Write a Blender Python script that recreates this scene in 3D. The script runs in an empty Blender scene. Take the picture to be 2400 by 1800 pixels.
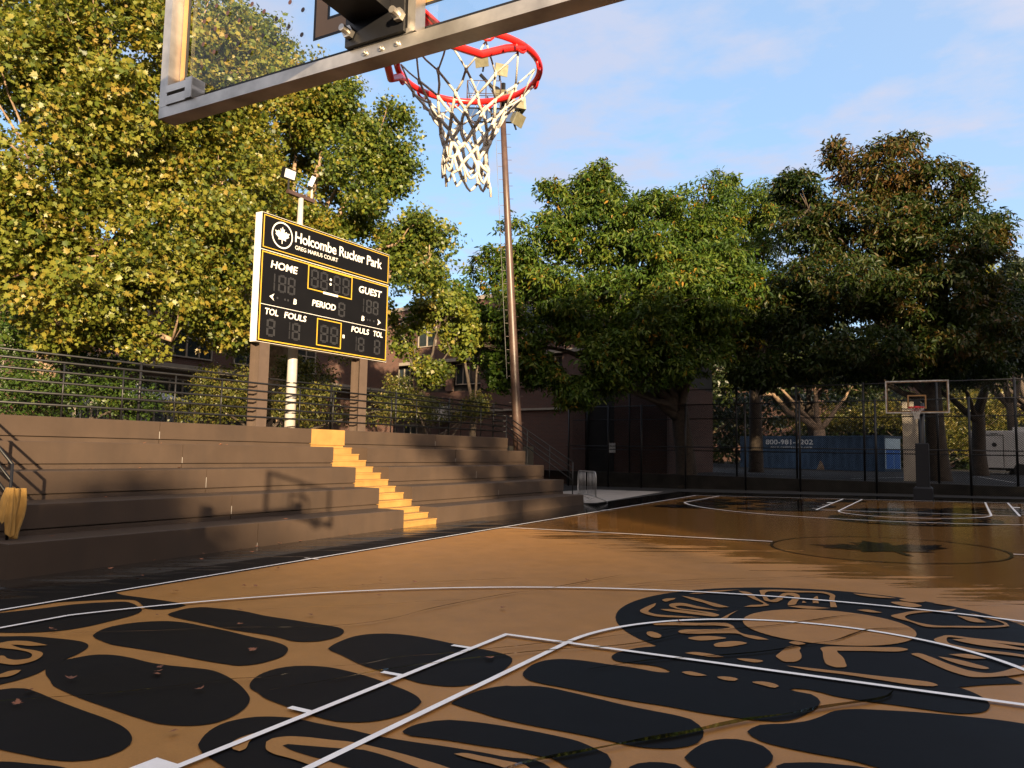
import bpy, math, random
import numpy as np
from mathutils import Vector
random.seed(5)
sc = bpy.context.scene
COL = sc.collection
GA, GB = 0.02148590, 0.00910148          # drainage slope of the court
KB = 0.0234                              # slight turn of the bleachers against the sideline
L = 28.655                               # court length
def gz(x, y):
    x = max(-15., min(15., x)); y = max(-12., min(34., y))
    return GA*x + GB*y
# ------------------------------------------------------------------ objects
WORLD = {}
def link(o): COL.objects.link(o); return o
def thing(name, label, cat, loc, group=None):
    o = link(bpy.data.objects.new(name, None)); o.location = loc
    o.empty_display_size = .2
    WORLD[o.name] = Vector(loc)
    tag(o, label, cat, group); return o
def tag(o, label=None, cat=None, group=None, kind=None):
    if label: o['label'] = label
    if cat: o['category'] = cat
    if group: o['group'] = group
    if kind: o['kind'] = kind
    return o
class M:
    def __init__(s): s.v = []; s.f = []
    def add(s, vs, fs):
        n = len(s.v); s.v += [tuple(p) for p in vs]; s.f += [tuple(i+n for i in f) for f in fs]
    def box(s, x0, x1, y0, y1, z0, z1, fn=None):
        vs = [(x, y, z) for z in (z0, z1) for y in (y0, y1) for x in (x0, x1)]
        if fn: vs = [fn(*p) for p in vs]
        s.add(vs, [(0,2,3,1),(4,5,7,6),(0,1,5,4),(2,6,7,3),(0,4,6,2),(1,3,7,5)])
    def bev(s, x0, x1, y0, y1, z0, z1, b, fn=None):
        # box with its upper edges and vertical corners chamfered
        def ring(d, z): return [(x0+d, y0+d, z), (x1-d, y0+d, z), (x1-d, y1-d, z), (x0+d, y1-d, z)]
        vs = ring(0, z0)+ring(0, z1-b)+ring(b, z1)
        if fn: vs = [fn(*p) for p in vs]
        fs = [(3,2,1,0), (8,9,10,11)]
        for k in (0, 4):
            for i in range(4): j = (i+1) % 4; fs.append((k+i, k+j, k+4+j, k+4+i))
        s.add(vs, fs)
    def quad(s, a, b, c, d): s.add([a, b, c, d], [(0, 1, 2, 3)])
    def tube(s, pts, r, n=8, cap=True):
        pts = [Vector(p) for p in pts]
        rs = r if isinstance(r, (list, tuple)) else [r]*len(pts)
        base = len(s.v); prev = None
        for i, p in enumerate(pts):
            t = (pts[min(i+1, len(pts)-1)]-pts[max(i-1, 0)])
            if t.length < 1e-9: t = Vector((0, 0, 1))
            t.normalize()
            if prev is None:
                a = Vector((0, 0, 1)) if abs(t.z) < .9 else Vector((1, 0, 0))
                u = t.cross(a).normalized()
            else:
                u = prev-t*prev.dot(t)
                if u.length < 1e-6: u = t.cross(Vector((1, 0, 0)))
                u.normalize()
            prev = u; w = t.cross(u)
            for k in range(n):
                an = 2*math.pi*k/n
                s.v.append(tuple(p+(u*math.cos(an)+w*math.sin(an))*rs[i]))
        for i in range(len(pts)-1):
            for k in range(n):
                k2 = (k+1) % n
                s.f.append((base+i*n+k, base+i*n+k2, base+(i+1)*n+k2, base+(i+1)*n+k))
        if cap:
            s.f.append(tuple(base+k for k in reversed(range(n))))
            s.f.append(tuple(base+(len(pts)-1)*n+k for k in range(n)))
    def ring(s, c, R, r, n=48, m=8, fn=None):
        base = len(s.v)
        for i in range(n):
            a = 2*math.pi*i/n
            for k in range(m):
                b = 2*math.pi*k/m
                q = R+r*math.cos(b)
                p = (c[0]+q*math.cos(a), c[1]+q*math.sin(a), c[2]+r*math.sin(b))
                s.v.append(fn(*p) if fn else p)
        for i in range(n):
            for k in range(m):
                i2, k2 = (i+1) % n, (k+1) % m
                s.f.append((base+i*m+k, base+i2*m+k, base+i2*m+k2, base+i*m+k2))
    def poly(s, pts, z=None):
        n = len(s.v); s.v += [tuple(p) for p in pts]; s.f.append(tuple(range(n, n+len(pts))))
    def prism(s, pts, d):
        # closed outline pts (3D) pushed along vector d
        n = len(pts); base = len(s.v); d = Vector(d)
        s.v += [tuple(p) for p in pts]+[tuple(Vector(p)+d) for p in pts]
        s.f.append(tuple(range(base, base+n))); s.f.append(tuple(reversed(range(base+n, base+2*n))))
        for i in range(n):
            j = (i+1) % n; s.f.append((base+i, base+n+i, base+n+j, base+j))
def obj(name, m, mat, parent=None, smooth=False):
    me = bpy.data.meshes.new(name)
    off = Vector((0, 0, 0))
    if parent is not None: off = WORLD[parent.name]
    me.from_pydata([(p[0]-off.x, p[1]-off.y, p[2]-off.z) for p in m.v], [], m.f)
    me.validate(); me.materials.append(mat)
    if smooth: me.polygons.foreach_set('use_smooth', [True]*len(me.polygons))
    me.update()
    o = link(bpy.data.objects.new(name, me))
    if parent is not None: o.parent = parent
    WORLD[o.name] = off
    return o
def structure(name, m, mat): return tag(obj(name, m, mat), kind='structure')
def copy_tree(o, parent=None):
    c = o.copy(); COL.objects.link(c); WORLD[c.name] = WORLD[o.name]
    if parent is not None: c.parent = parent
    for ch in list(o.children): copy_tree(ch, c)
    return c
# ------------------------------------------------------------------ materials
def nodes(name):
    m = bpy.data.materials.new(name); m.use_nodes = True
    nt = m.node_tree; b = nt.nodes['Principled BSDF']
    return m, nt, b
def N(nt, t, **kw):
    n = nt.nodes.new(t)
    for k, v in kw.items():
        if k in ('op',): n.operation = v
        elif hasattr(n, k): setattr(n, k, v)
    return n
def math_(nt, op, a, b=None, c=None, clamp=False):
    n = nt.nodes.new('ShaderNodeMath'); n.operation = op; n.use_clamp = clamp
    for i, q in enumerate((a, b, c)):
        if q is None: continue
        if isinstance(q, (int, float)): n.inputs[i].default_value = q
        else: nt.links.new(q, n.inputs[i])
    return n.outputs[0]
def noise(nt, vec, scale, detail=4, rough=.55, mapping=None):
    n = nt.nodes.new('ShaderNodeTexNoise'); n.inputs['Scale'].default_value = scale
    n.inputs['Detail'].default_value = detail; n.inputs['Roughness'].default_value = rough
    if mapping:
        mp = nt.nodes.new('ShaderNodeMapping'); mp.inputs['Scale'].default_value = mapping
        nt.links.new(vec, mp.inputs[0]); vec = mp.outputs[0]
    nt.links.new(vec, n.inputs['Vector']); return n.outputs['Fac']
def ramp(nt, fac, stops):
    r = nt.nodes.new('ShaderNodeValToRGB')
    e = r.color_ramp.elements
    while len(e) > 1: e.remove(e[-1])
    e[0].position, e[0].color = stops[0][0], (*stops[0][1], 1)
    for p, c in stops[1:]:
        q = e.new(p); q.color = (*c, 1)
    nt.links.new(fac, r.inputs[0]); return r.outputs[0]
def mixc(nt, fac, a, b, mode='MIX'):
    n = nt.nodes.new('ShaderNodeMixRGB'); n.blend_type = mode
    for i, q in enumerate((fac, a, b)):
        if isinstance(q, (int, float)): n.inputs[i].default_value = q
        elif isinstance(q, tuple): n.inputs[i].default_value = (*q, 1)
        else: nt.links.new(q, n.inputs[i])
    return n.outputs[0]
def pos(nt): return nt.nodes.new('ShaderNodeNewGeometry').outputs['Position']
def mat(name, col, rough=.5, metal=0., var=.15, scale=6., bump=.0, bscale=60., spec=.5):
    m, nt, b = nodes(name)
    p = pos(nt)
    f = noise(nt, p, scale, 5)
    c = ramp(nt, f, [(.3, tuple(max(0, q*(1-var)) for q in col)), (.7, tuple(min(1, q*(1+var)) for q in col))])
    nt.links.new(c, b.inputs['Base Color'])
    r = math_(nt, 'MULTIPLY_ADD', f, .25, rough-.125, clamp=True)
    nt.links.new(r, b.inputs['Roughness'])
    b.inputs['Metallic'].default_value = metal
    b.inputs['Specular IOR Level'].default_value = spec
    if bump:
        bn = nt.nodes.new('ShaderNodeBump'); bn.inputs['Strength'].default_value = bump
        bn.inputs['Distance'].default_value = .01
        nt.links.new(noise(nt, p, bscale, 3), bn.inputs['Height']); nt.links.new(bn.outputs[0], b.inputs['Normal'])
    return m
def paint(name, col, dry_rough=.42, wet_dark=.55, var=.06, spec=.3, dk=.14):
    """court paint: satin where dry, darker and mirror-like where a sheet of rain water still stands"""
    m, nt, b = nodes(name)
    p = pos(nt)
    sep = nt.nodes.new('ShaderNodeSeparateXYZ'); nt.links.new(p, sep.inputs[0])
    # distance past the puddle's near shore (m); the shore runs across the court
    d = math_(nt, 'MULTIPLY_ADD', sep.outputs['X'], .456, -10.9)
    d = math_(nt, 'ADD', d, sep.outputs['Y'])
    d = math_(nt, 'MULTIPLY_ADD', sep.outputs['X'], 0.0, d)
    n1 = noise(nt, p, .55, 3, .5)
    mp = nt.nodes.new('ShaderNodeMapping'); mp.vector_type = 'POINT'; mp.inputs['Rotation'].default_value = (0, 0, -.46)
    nt.links.new(p, mp.inputs[0])                      # water runs down the drainage slope
    n2 = noise(nt, mp.outputs[0], 1.0, 5, .62, mapping=(.42, 4.6, 1))
    d = math_(nt, 'ADD', d, math_(nt, 'MULTIPLY_ADD', n1, 3.4, -1.7))
    d = math_(nt, 'ADD', d, math_(nt, 'MULTIPLY_ADD', n2, 9.0, -4.5))
    wet = math_(nt, 'MULTIPLY_ADD', d, 1.6, .0, clamp=True)
    # puddles along the foot of the bleachers
    e = math_(nt, 'MULTIPLY_ADD', sep.outputs['X'], -1.1, -9.2)
    e = math_(nt, 'ADD', e, math_(nt, 'MULTIPLY_ADD', n2, 6., -3.2))
    wet = math_(nt, 'MAXIMUM', wet, math_(nt, 'MULTIPLY', e, 1.2, clamp=True))
    v = noise(nt, p, 3.0, 6)
    dust = noise(nt, p, .9, 6, .7)
    c0 = ramp(nt, v, [(.3, tuple(q*(1-var) for q in col)), (.7, tuple(q*(1+var) for q in col))])
    gr = noise(nt, p, 70, 3, .7); sc_ = noise(nt, p, 1.0, 4, .7, mapping=(14, 3, 1))
    c0 = mixc(nt, 1., c0, ramp(nt, gr, [(.25, (.86, .86, .86)), (.75, (1.12, 1.12, 1.12))]), 'MULTIPLY')
    c0 = mixc(nt, math_(nt, 'MULTIPLY_ADD', sc_, 1.6*dk*2, -1.25*dk*2, clamp=True), c0, (.10, .08, .06))
    c0 = mixc(nt, math_(nt, 'MULTIPLY_ADD', dust, dk, -.38*dk, clamp=True), c0, (.16, .14, .12))
    c = mixc(nt, wet, c0, mixc(nt, 1., c0, (wet_dark, wet_dark*.96, wet_dark*.85), 'MULTIPLY'))
    nt.links.new(c, b.inputs['Base Color'])
    r0 = math_(nt, 'MULTIPLY_ADD', dust, .25, dry_rough-.12)
    rr = nt.nodes.new('ShaderNodeMix'); rr.data_type = 'FLOAT'
    nt.links.new(wet, rr.inputs[0]); nt.links.new(r0, rr.inputs[2]); nt.links.new(math_(nt, 'MULTIPLY_ADD', n2, .30, -.06, clamp=True), rr.inputs[3])
    nt.links.new(rr.outputs[0], b.inputs['Roughness'])
    sp = math_(nt, 'MULTIPLY_ADD', wet, .5-spec, spec); nt.links.new(sp, b.inputs['Specular IOR Level'])
    bn = nt.nodes.new('ShaderNodeBump'); bn.inputs['Distance'].default_value = .004
    nt.links.new(math_(nt, 'MULTIPLY_ADD', wet, -.24, .3), bn.inputs['Strength'])
    nt.links.new(noise(nt, p, 220, 3), bn.inputs['Height']); nt.links.new(bn.outputs[0], b.inputs['Normal'])
    return m
def leafmat(name, stops, transl=.35, spec=.4):
    m, nt, b = nodes(name)
    a = nt.nodes.new('ShaderNodeAttribute'); a.attribute_name = 'tint'
    c = ramp(nt, a.outputs['Fac'], stops)
    nt.links.new(c, b.inputs['Base Color']); b.inputs['Roughness'].default_value = .42
    b.inputs['Specular IOR Level'].default_value = spec
    t = nt.nodes.new('ShaderNodeBsdfTranslucent'); nt.links.new(mixc(nt, 1., c, (1.1, 1.15, .6), 'MULTIPLY'), t.inputs[0])
    mx = nt.nodes.new('ShaderNodeMixShader'); mx.inputs[0].default_value = transl
    nt.links.new(b.outputs[0], mx.inputs[1]); nt.links.new(t.outputs[0], mx.inputs[2])
    nt.links.new(mx.outputs[0], nt.nodes['Material Output'].inputs[0])
    return m
def chainmat(name, ax, pitch=.055, w=.085, col=(.004, .004, .004)):
    """woven wire: opaque only along two crossing sets of diagonal wires, clear between them"""
    m, nt, b = nodes(name)
    sep = nt.nodes.new('ShaderNodeSeparateXYZ'); nt.links.new(pos(nt), sep.inputs[0])
    s = math_(nt, 'ADD', math_(nt, 'MULTIPLY', sep.outputs['X'], ax[0]), math_(nt, 'MULTIPLY', sep.outputs['Y'], ax[1]))
    z = sep.outputs['Z']
    u = math_(nt, 'FRACT', math_(nt, 'DIVIDE', math_(nt, 'ADD', s, z), pitch*1.414))
    v = math_(nt, 'FRACT', math_(nt, 'DIVIDE', math_(nt, 'SUBTRACT', s, z), pitch*1.414))
    k = math_(nt, 'MAXIMUM', math_(nt, 'LESS_THAN', u, w), math_(nt, 'LESS_THAN', v, w))
    b.inputs['Base Color'].default_value = (*col, 1); b.inputs['Roughness'].default_value = .8; b.inputs['Specular IOR Level'].default_value = .08
    t = nt.nodes.new('ShaderNodeBsdfTransparent')
    mx = nt.nodes.new('ShaderNodeMixShader'); nt.links.new(k, mx.inputs[0])
    nt.links.new(t.outputs[0], mx.inputs[1]); nt.links.new(b.outputs[0], mx.inputs[2])
    nt.links.new(mx.outputs[0], nt.nodes['Material Output'].inputs[0])
    return m
def clearmat(name, tint, gloss, rough=.02):
    m, nt, b = nodes(name)
    t = nt.nodes.new('ShaderNodeBsdfTransparent'); t.inputs[0].default_value = (*tint, 1)
    g = nt.nodes.new('ShaderNodeBsdfGlossy'); g.inputs['Roughness'].default_value = rough
    lw = nt.nodes.new('ShaderNodeLayerWeight'); lw.inputs[0].default_value = .5
    fr = math_(nt, 'MULTIPLY_ADD', math_(nt, 'POWER', lw.outputs['Facing'], 4.), .9, .04)
    mx = nt.nodes.new('ShaderNodeMixShader')
    nt.links.new(math_(nt, 'MULTIPLY', fr, gloss, clamp=True), mx.inputs[0])
    nt.links.new(t.outputs[0], mx.inputs[1]); nt.links.new(g.outputs[0], mx.inputs[2])
    nt.links.new(mx.outputs[0], nt.nodes['Material Output'].inputs[0])
    return m
def brickmat(name, c1, c2, mortar, rot):
    m, nt, b = nodes(name)
    sep = nt.nodes.new('ShaderNodeSeparateXYZ'); nt.links.new(pos(nt), sep.inputs[0])
    cb = nt.nodes.new('ShaderNodeCombineXYZ')
    nt.links.new(sep.outputs['Y' if rot else 'X'], cb.inputs[0]); nt.links.new(sep.outputs['Z'], cb.inputs[1])
    br = nt.nodes.new('ShaderNodeTexBrick'); nt.links.new(cb.outputs[0], br.inputs['Vector'])
    br.inputs['Scale'].default_value = 1.; br.inputs['Brick Width'].default_value = .22; br.inputs['Row Height'].default_value = .075
    br.inputs['Mortar Size'].default_value = .012
    br.inputs['Color1'].default_value = (*c1, 1); br.inputs['Color2'].default_value = (*c2, 1); br.inputs['Mortar'].default_value = (*mortar, 1)
    c = mixc(nt, math_(nt, 'MULTIPLY', noise(nt, pos(nt), .8, 6), .5), br.outputs[0], (.05, .035, .03))
    nt.links.new(c, b.inputs['Base Color']); b.inputs['Roughness'].default_value = .85
    return m
MT = {}
MT['gold'] = paint('gold_court_paint', (.312, .150, .0415), dk=.10, var=.09)
MT['black'] = paint('black_court_paint', (.0052, .0053, .0064), .55, .7, .06, .06, .03)
MT['white'] = mat('white_line_paint', (.80, .78, .76), .4, 0, .05, 5)
MT['asphalt'] = mat('asphalt', (.026, .0255, .025), .85, 0, .3, 3, .5, 250, .2)
MT['strip'] = paint('worn_dark_asphalt', (.026, .024, .023), .5, .6, .3)
MT['concrete'] = mat('pale_concrete', (.26, .245, .23), .8, 0, .15, 2, .3, 120)
MT['soil'] = mat('dark_soil', (.035, .03, .02), .9, 0, .4, 2, .6, 40)
def bleacherpaint():
    m, nt, b = nodes('brown_bleacher_paint'); p = pos(nt)
    c = ramp(nt, noise(nt, p, 1.3, 6, .6), [(.3, (.043, .0285, .0195)), (.7, (.057, .038, .026))])
    st = noise(nt, p, 1.0, 5, .65, mapping=(2.2, 2.2, .35)); sp = noise(nt, p, 34, 3, .6)
    c = mixc(nt, math_(nt, 'MULTIPLY_ADD', st, 1.6, -.75, clamp=True), c, (.030, .022, .018))
    c = mixc(nt, math_(nt, 'MULTIPLY_ADD', sp, 3.0, -2.05, clamp=True), c, (.10, .085, .07))
    nt.links.new(c, b.inputs['Base Color']); b.inputs['Roughness'].default_value = .6; b.inputs['Specular IOR Level'].default_value = .3
    bn = nt.nodes.new('ShaderNodeBump'); bn.inputs['Strength'].default_value = .25; bn.inputs['Distance'].default_value = .008
    nt.links.new(noise(nt, p, 90, 4), bn.inputs['Height']); nt.links.new(bn.outputs[0], b.inputs['Normal'])
    return m
MT['brown'] = bleacherpaint()
MT['amber'] = mat('amber_step_paint', (.275, .150, .040), .6, 0, .17, 2.5, .15, 150)
MT['blackmetal'] = mat('black_metal_paint', (.007, .007, .008), .42, 0, .2, spec=.35)
MT['silver'] = mat('brushed_aluminium', (.42, .395, .36), .40, .85, .35, 8)
MT['red'] = mat('red_rim_enamel', (.56, .016, .015), .32, 0, .08)
MT['rope'] = mat('cotton_rope', (.56, .52, .46), .85, 0, .15, 40, .6, 600)
MT['boardgold'] = mat('gold_board_paint', (.30, .15, .045), .4, 0, .05)
MT['boardblack'] = mat('black_board_paint', (.006, .0065, .009), .45, 0, .05, spec=.25)
MT['dot'] = mat('maroon_dot_print', (.045, .018, .014), .5)
MT['glass'] = clearmat('board_glass', (.955, .965, .96), .8)
MT['wetglass'] = mat('window_glass', (.02, .026, .028), .08, 0, .2)
MT['board'] = mat('scoreboard_black', (.0042, .0042, .0050), .55, 0, .12, 1.5, spec=.10)
MT['seg'] = mat('grey_unlit_diode', (.024, .024, .026), .5)
MT['yellow'] = mat('yellow_trim', (.42, .27, .022), .4, 0, .06)
MT['letter'] = mat('white_vinyl', (.62, .61, .58), .5, 0, .03)
MT['side'] = mat('off_white_cabinet', (.58, .55, .50), .5, 0, .05)
MT['post'] = mat('brown_steel_paint', (.072, .050, .037), .5, 0, .08)
MT['rust'] = mat('rusty_brown_pole_paint', (.052, .030, .023), .45, 0, .25, 4)
MT['whitepole'] = mat('white_pole_paint', (.36, .34, .31), .4, 0, .1)
MT['lamp'] = mat('floodlight_housing', (.20, .185, .12), .35, .3, .15)
MT['lens'] = mat('pale_floodlight_lens', (.5, .51, .53), .15, 0, .05)
MT['galv'] = mat('galvanised_steel', (.32, .32, .32), .4, .7, .15)
MT['cloth'] = mat('tan_cloth', (.34, .195, .05), .9, 0, .1, 8, .4, 300)
MT['stucco'] = mat('cream_stucco', (.44, .385, .31), .8, 0, .08)
MT['bluebox'] = mat('blue_container_paint', (.022, .05, .095), .5, 0, .2, 1.2)
MT['trailer'] = mat('white_trailer_panel', (.42, .41, .395), .5, 0, .06)
MT['dark'] = mat('dark_void', (.01, .01, .01), .8)
MT['tyre'] = mat('tyre_rubber', (.012, .012, .012), .8)
MT['stone'] = mat('pale_limestone', (.22, .19, .155), .8, 0, .12)
MT['bark'] = mat('grey_brown_bark', (.05, .037, .027), .9, 0, .45, 7, 1., 25)
MT['planebark'] = mat('mottled_plane_bark', (.20, .135, .085), .8, 0, .5, 6, .6, 20)
MT['deadleaf'] = mat('dry_brown_leaf', (.17, .06, .025), .7, 0, .4, 12)
MT['brickx'] = brickmat('red_brick_facing_court', (.092, .027, .0155), (.058, .018, .0115), (.085, .065, .052), False)
MT['bricky'] = brickmat('red_brick_facing_bleachers', (.092, .027, .0155), (.058, .018, .0115), (.085, .065, .052), True)
MT['tower'] = mat('shade_block_brick', (.16, .09, .06), .9)
MT['trickle'] = clearmat('water_trickle', (.30, .25, .17), .8, .03)
MT['wall'] = mat('dark_parapet_concrete', (.024, .022, .019), .9, 0, .35, 2, spec=.15)
MB="-769,415* -771,472* -766,534* -748,529 -702,529 -660,530 -637,529 -620,525* -616,511 -624,496 -638,492 -660,500 -682,510 -700,515 -711,512 -745,484 -774,452*;-756,402 -744,432 -732,470 -713,493 -698,504 -682,502 -657,493 -637,484 -624,468 -616,434 -613,408 -618,388 -631,373 -660,356 -714,340 -764,360;-682,336 -644,348 -620,362 -598,368 -572,373 -557,374 -541,370 -533,365 -524,355 -515,341 -511,332* -509,339 -508,347 -502,356 -490,361 -468,363 -444,362 -424,364 -402,369 -380,372 -364,369 -343,362 -319,351 -300,339 -291,329 -285,318 -282,306 -283,296 -291,287 -301,282 -312,279 -327,279 -367,281 -399,283 -425,286 -448,290 -466,297 -480,302 -496,310* -490,302 -486,292 -484,282 -484,272 -492,253 -594,287;-471,266 -467,272 -459,276 -446,276 -415,273 -376,270 -345,268 -325,265 -310,260 -301,255 -295,250 -291,243 -290,234 -293,226 -300,220 -314,215 -332,212 -352,209 -398,205 -452,222 -480,247;-334,200 -313,208 -297,213 -284,213 -276,206 -291,197 -321,183 -347,189;-573,393 -580,400 -591,418 -591,436 -580,454 -566,464 -548,468 -515,467 -478,465 -434,460 -414,459 -395,455 -382,449 -372,439 -365,428 -363,413 -365,401 -373,391 -384,389 -411,387 -454,386 -499,383 -522,381 -544,384 -562,388;-594,484 -600,495 -602,518 -596,526 -578,530 -546,534 -496,529 -462,529 -428,528 -406,528 -394,526 -382,518 -375,507 -372,493 -376,478 -383,472 -392,468 -416,471 -448,472 -462,471 -486,471 -526,475 -566,478 -586,481;-350,464 -354,472 -359,491 -360,508 -355,520 -342,530 -323,535 -295,534 -267,530 -240,527 -221,525 -208,521 -198,514 -194,507 -189,492 -185,470 -186,451 -189,438 -197,430 -209,426 -225,425 -238,428 -266,434 -288,439 -328,455 -345,461;-324,359 -333,369 -341,387 -341,400 -334,412 -326,417 -310,422 -292,422 -264,418 -236,411 -217,405 -203,398 -196,392 -193,384 -191,372 -193,360 -201,346 -210,340 -221,336 -231,336 -248,338 -274,342 -297,347 -308,352 -318,355;-261,269 -267,276 -274,287 -277,302 -273,312 -269,317 -259,323 -248,327 -228,328 -201,330 -183,330 -158,333 -136,337 -114,340 -96,342 -89,345 -79,344 -73,341 -72,330 -109,289 -146,253 -178,250 -209,251 -223,256 -239,260 -248,262 -256,266;-173,343 -174,349 -172,359 -167,367 -160,373 -151,376 -131,380 -120,381 -104,382 -88,382 -76,381 -63,376 -54,372 -48,364 -46,358 -46,345 -55,343 -66,346 -78,352 -87,351 -102,351 -119,348 -142,345 -156,342 -164,340 -170,341;-177,399 -178,403 -178,413 -176,430 -170,444 -165,450 -161,451 -150,458 -138,461 -126,460 -99,456 -72,452 -55,451 -39,450 -31,448 -24,441 -18,431 -16,422 -16,412 -19,405 -25,398 -34,393 -44,390 -54,390 -70,391 -85,391 -104,390 -125,390 -138,391 -153,394 -169,397;-170,482 -173,492 -175,508 -172,522 -164,531 -145,536 -122,536 -107,537 -95,536 -82,535 -76,538 -76,542* -84,548 -96,550 -110,548 -122,548 -130,556 -132,566 -128,582 -123,594 -112,606* -97,661* 16,695* 114,689* 151,636* 128,619 111,603* 114,601 121,593 126,584 128,577 129,569 128,561 124,551 119,546 110,541 101,540 87,540 52,539 39,540 30,544 21,546 13,544 10,539* 17,537 25,536 30,530 33,522 33,513 31,500 27,487 22,476 15,470 1,466 -13,464 -28,463 -51,464 -76,463 -102,464 -126,466 -146,467 -157,469 -166,476;8,459 20,468 32,481 38,494 44,509 54,518 68,524 88,531 114,537 132,540 146,540 162,537 171,511 145,460 108,427 87,424 74,426 61,429 46,429 27,430 14,433 8,438 4,444 5,451;-16,388 -16,392 -15,404 -11,418 -4,426 2,429 10,429 17,426 22,420 25,414 26,407 24,395 18,381 5,374 -10,381;-37,362 -35,368 -30,373 -24,376 -17,377 -11,373 -9,359 -30,347 -36,355;29,401 32,407 39,412 48,417 59,420 71,422 77,412 57,393 38,390"
MG="-613,334 -613,340 -602,348 -584,350 -568,350* -579,341 -592,338 -598,335* -576,333 -558,335 -546,334 -533,326 -525,315 -525,305 -542,300 -558,300 -569,306 -566,312 -551,310 -540,312 -537,318 -546,326 -557,329 -573,329 -595,325 -610,325;-511,278 -509,284 -512,291 -511,295 -507,298* -499,290 -497,283 -500,280 -504,275;-225,286 -229,290 -230,295 -226,301 -216,306 -201,310 -186,314 -170,315 -153,315 -135,314 -122,313 -108,309 -112,294 -145,278 -184,279 -199,280 -213,280 -220,282;-241,275 -246,281 -247,290 -245,297 -242,303 -240,300 -240,290 -236,283 -231,277 -231,273 -236,273;-126,329* -123,332 -110,334 -96,335 -84,335 -78,330 -88,327 -102,328 -117,328;-174,802 -173,813 -165,820 -165,805 -168,795;-174,734 -176,753 -175,776 -174,782* -170,768 -168,747 -165,735 -155,728 -131,731 -110,735* -129,724 -151,718 -165,724 -171,729;-159,753* -152,758 -140,759 -119,757 -109,756 -120,760 -144,764 -156,774 -158,790 -152,796 -128,787 -103,777* -125,776 -147,781 -150,776 -146,770 -122,766 -104,761 -97,754 -99,746 -111,745 -136,747 -151,749;-163,837* -151,834 -126,818 -99,800* -107,794 -130,810 -150,824;-160,854* -149,876 -114,912* -134,881 -150,860;-115,901* -107,900 -85,865 -64,830* -74,816 -86,809* -81,822 -72,830 -90,861;-87,788* -88,758 -88,743 -92,738* -90,764;-143,685 -132,697 -106,709 -80,721 -73,713 -68,702 -55,685 -43,682 -32,675* -41,671 -52,675 -61,684 -75,678 -98,663 -106,661 -111,666 -110,673 -93,685 -78,697 -74,707 -82,708 -103,698 -128,686 -139,681;-134,646 -134,654 -128,652 -118,641 -118,634 -122,633 -130,639;-95,645 -90,656 -76,664 -66,663 -73,652 -86,642;-69,633 -66,645 -53,656 -46,654 -50,643 -59,631 -66,628;-82,595* -78,601 -64,603 -51,599* -59,594 -71,594;-41,599 -34,603 -21,602 -24,596 -33,595;-67,541 -63,546 -56,545 -48,542* -55,537 -63,538;-41,542 -36,546 -26,544 -27,539 -34,537;-16,542 -9,547 -2,546 3,541 1,536 -7,538;-93,917 -82,927 -50,936 -23,942 -15,933 -8,896 0,854* -6,851* -14,900 -19,926 -24,931 -54,923 -83,912 -83,895 -75,872 -69,861 -66,872 -66,896 -64,912 -57,918 -49,910 -44,892 -42,864 -42,845 -47,839* -49,850 -50,880 -52,897 -58,900 -60,890 -59,866 -64,850 -71,852 -80,872 -90,903;-36,860* -37,873 -32,865*;-26,866* -30,896 -29,909 -20,867*;-46,833* -36,843 -5,845* -26,831;5,947* 20,949 51,940* 33,934 14,938;54,932 64,945 79,933 67,922;47,911 58,920 77,904 67,892 54,900;20,849* 29,856 44,847* 33,843;53,832 60,852 72,872 93,888 109,905* 104,889 78,867 66,845 65,834 74,817 90,808 114,818 139,832 148,842 144,857 134,867 120,889* 140,869 150,853 152,838* 143,828 105,806 85,798 69,816 58,825;87,927* 96,934 104,919*;109,867* 124,864 134,846* 126,842;93,741 98,762 101,768 123,768 159,767 166,766 166,759 158,758 123,760 103,761 102,751 105,736 118,728 156,724 163,721 163,712 156,715 114,720 100,731;106,754* 114,760 140,757 158,748 165,748 165,740 157,741 131,741 112,749;97,684* 106,683 122,674 131,664 129,661 120,662 106,672;104,696* 118,704 130,696* 120,690;78,683 83,688 91,681 106,662 120,650 129,649 137,657 145,671 154,687 162,701 164,683 153,662 140,647 129,638 118,633 110,638 94,658 84,674;-15,673 -11,680 -1,673 -6,668;-13,657 -8,664 -4,661 -2,648 2,634 3,620 0,611 -5,608 -12,615 -15,620 -15,633 -14,646;12,668 15,673 27,680 54,693 71,700 75,698 72,690 46,675 29,666 25,664 26,658 31,646 35,630 36,614 31,611 24,616 20,628 15,654;-3,597* 12,599 37,601 61,602 84,604 95,603 99,598 96,594 88,591 62,592 38,594 13,593"
MK="-216,290 -215,293 -206,296 -185,303 -172,308 -164,308 -150,307 -137,305 -126,302 -139,289 -165,286 -179,287 -196,287 -208,288"
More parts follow.
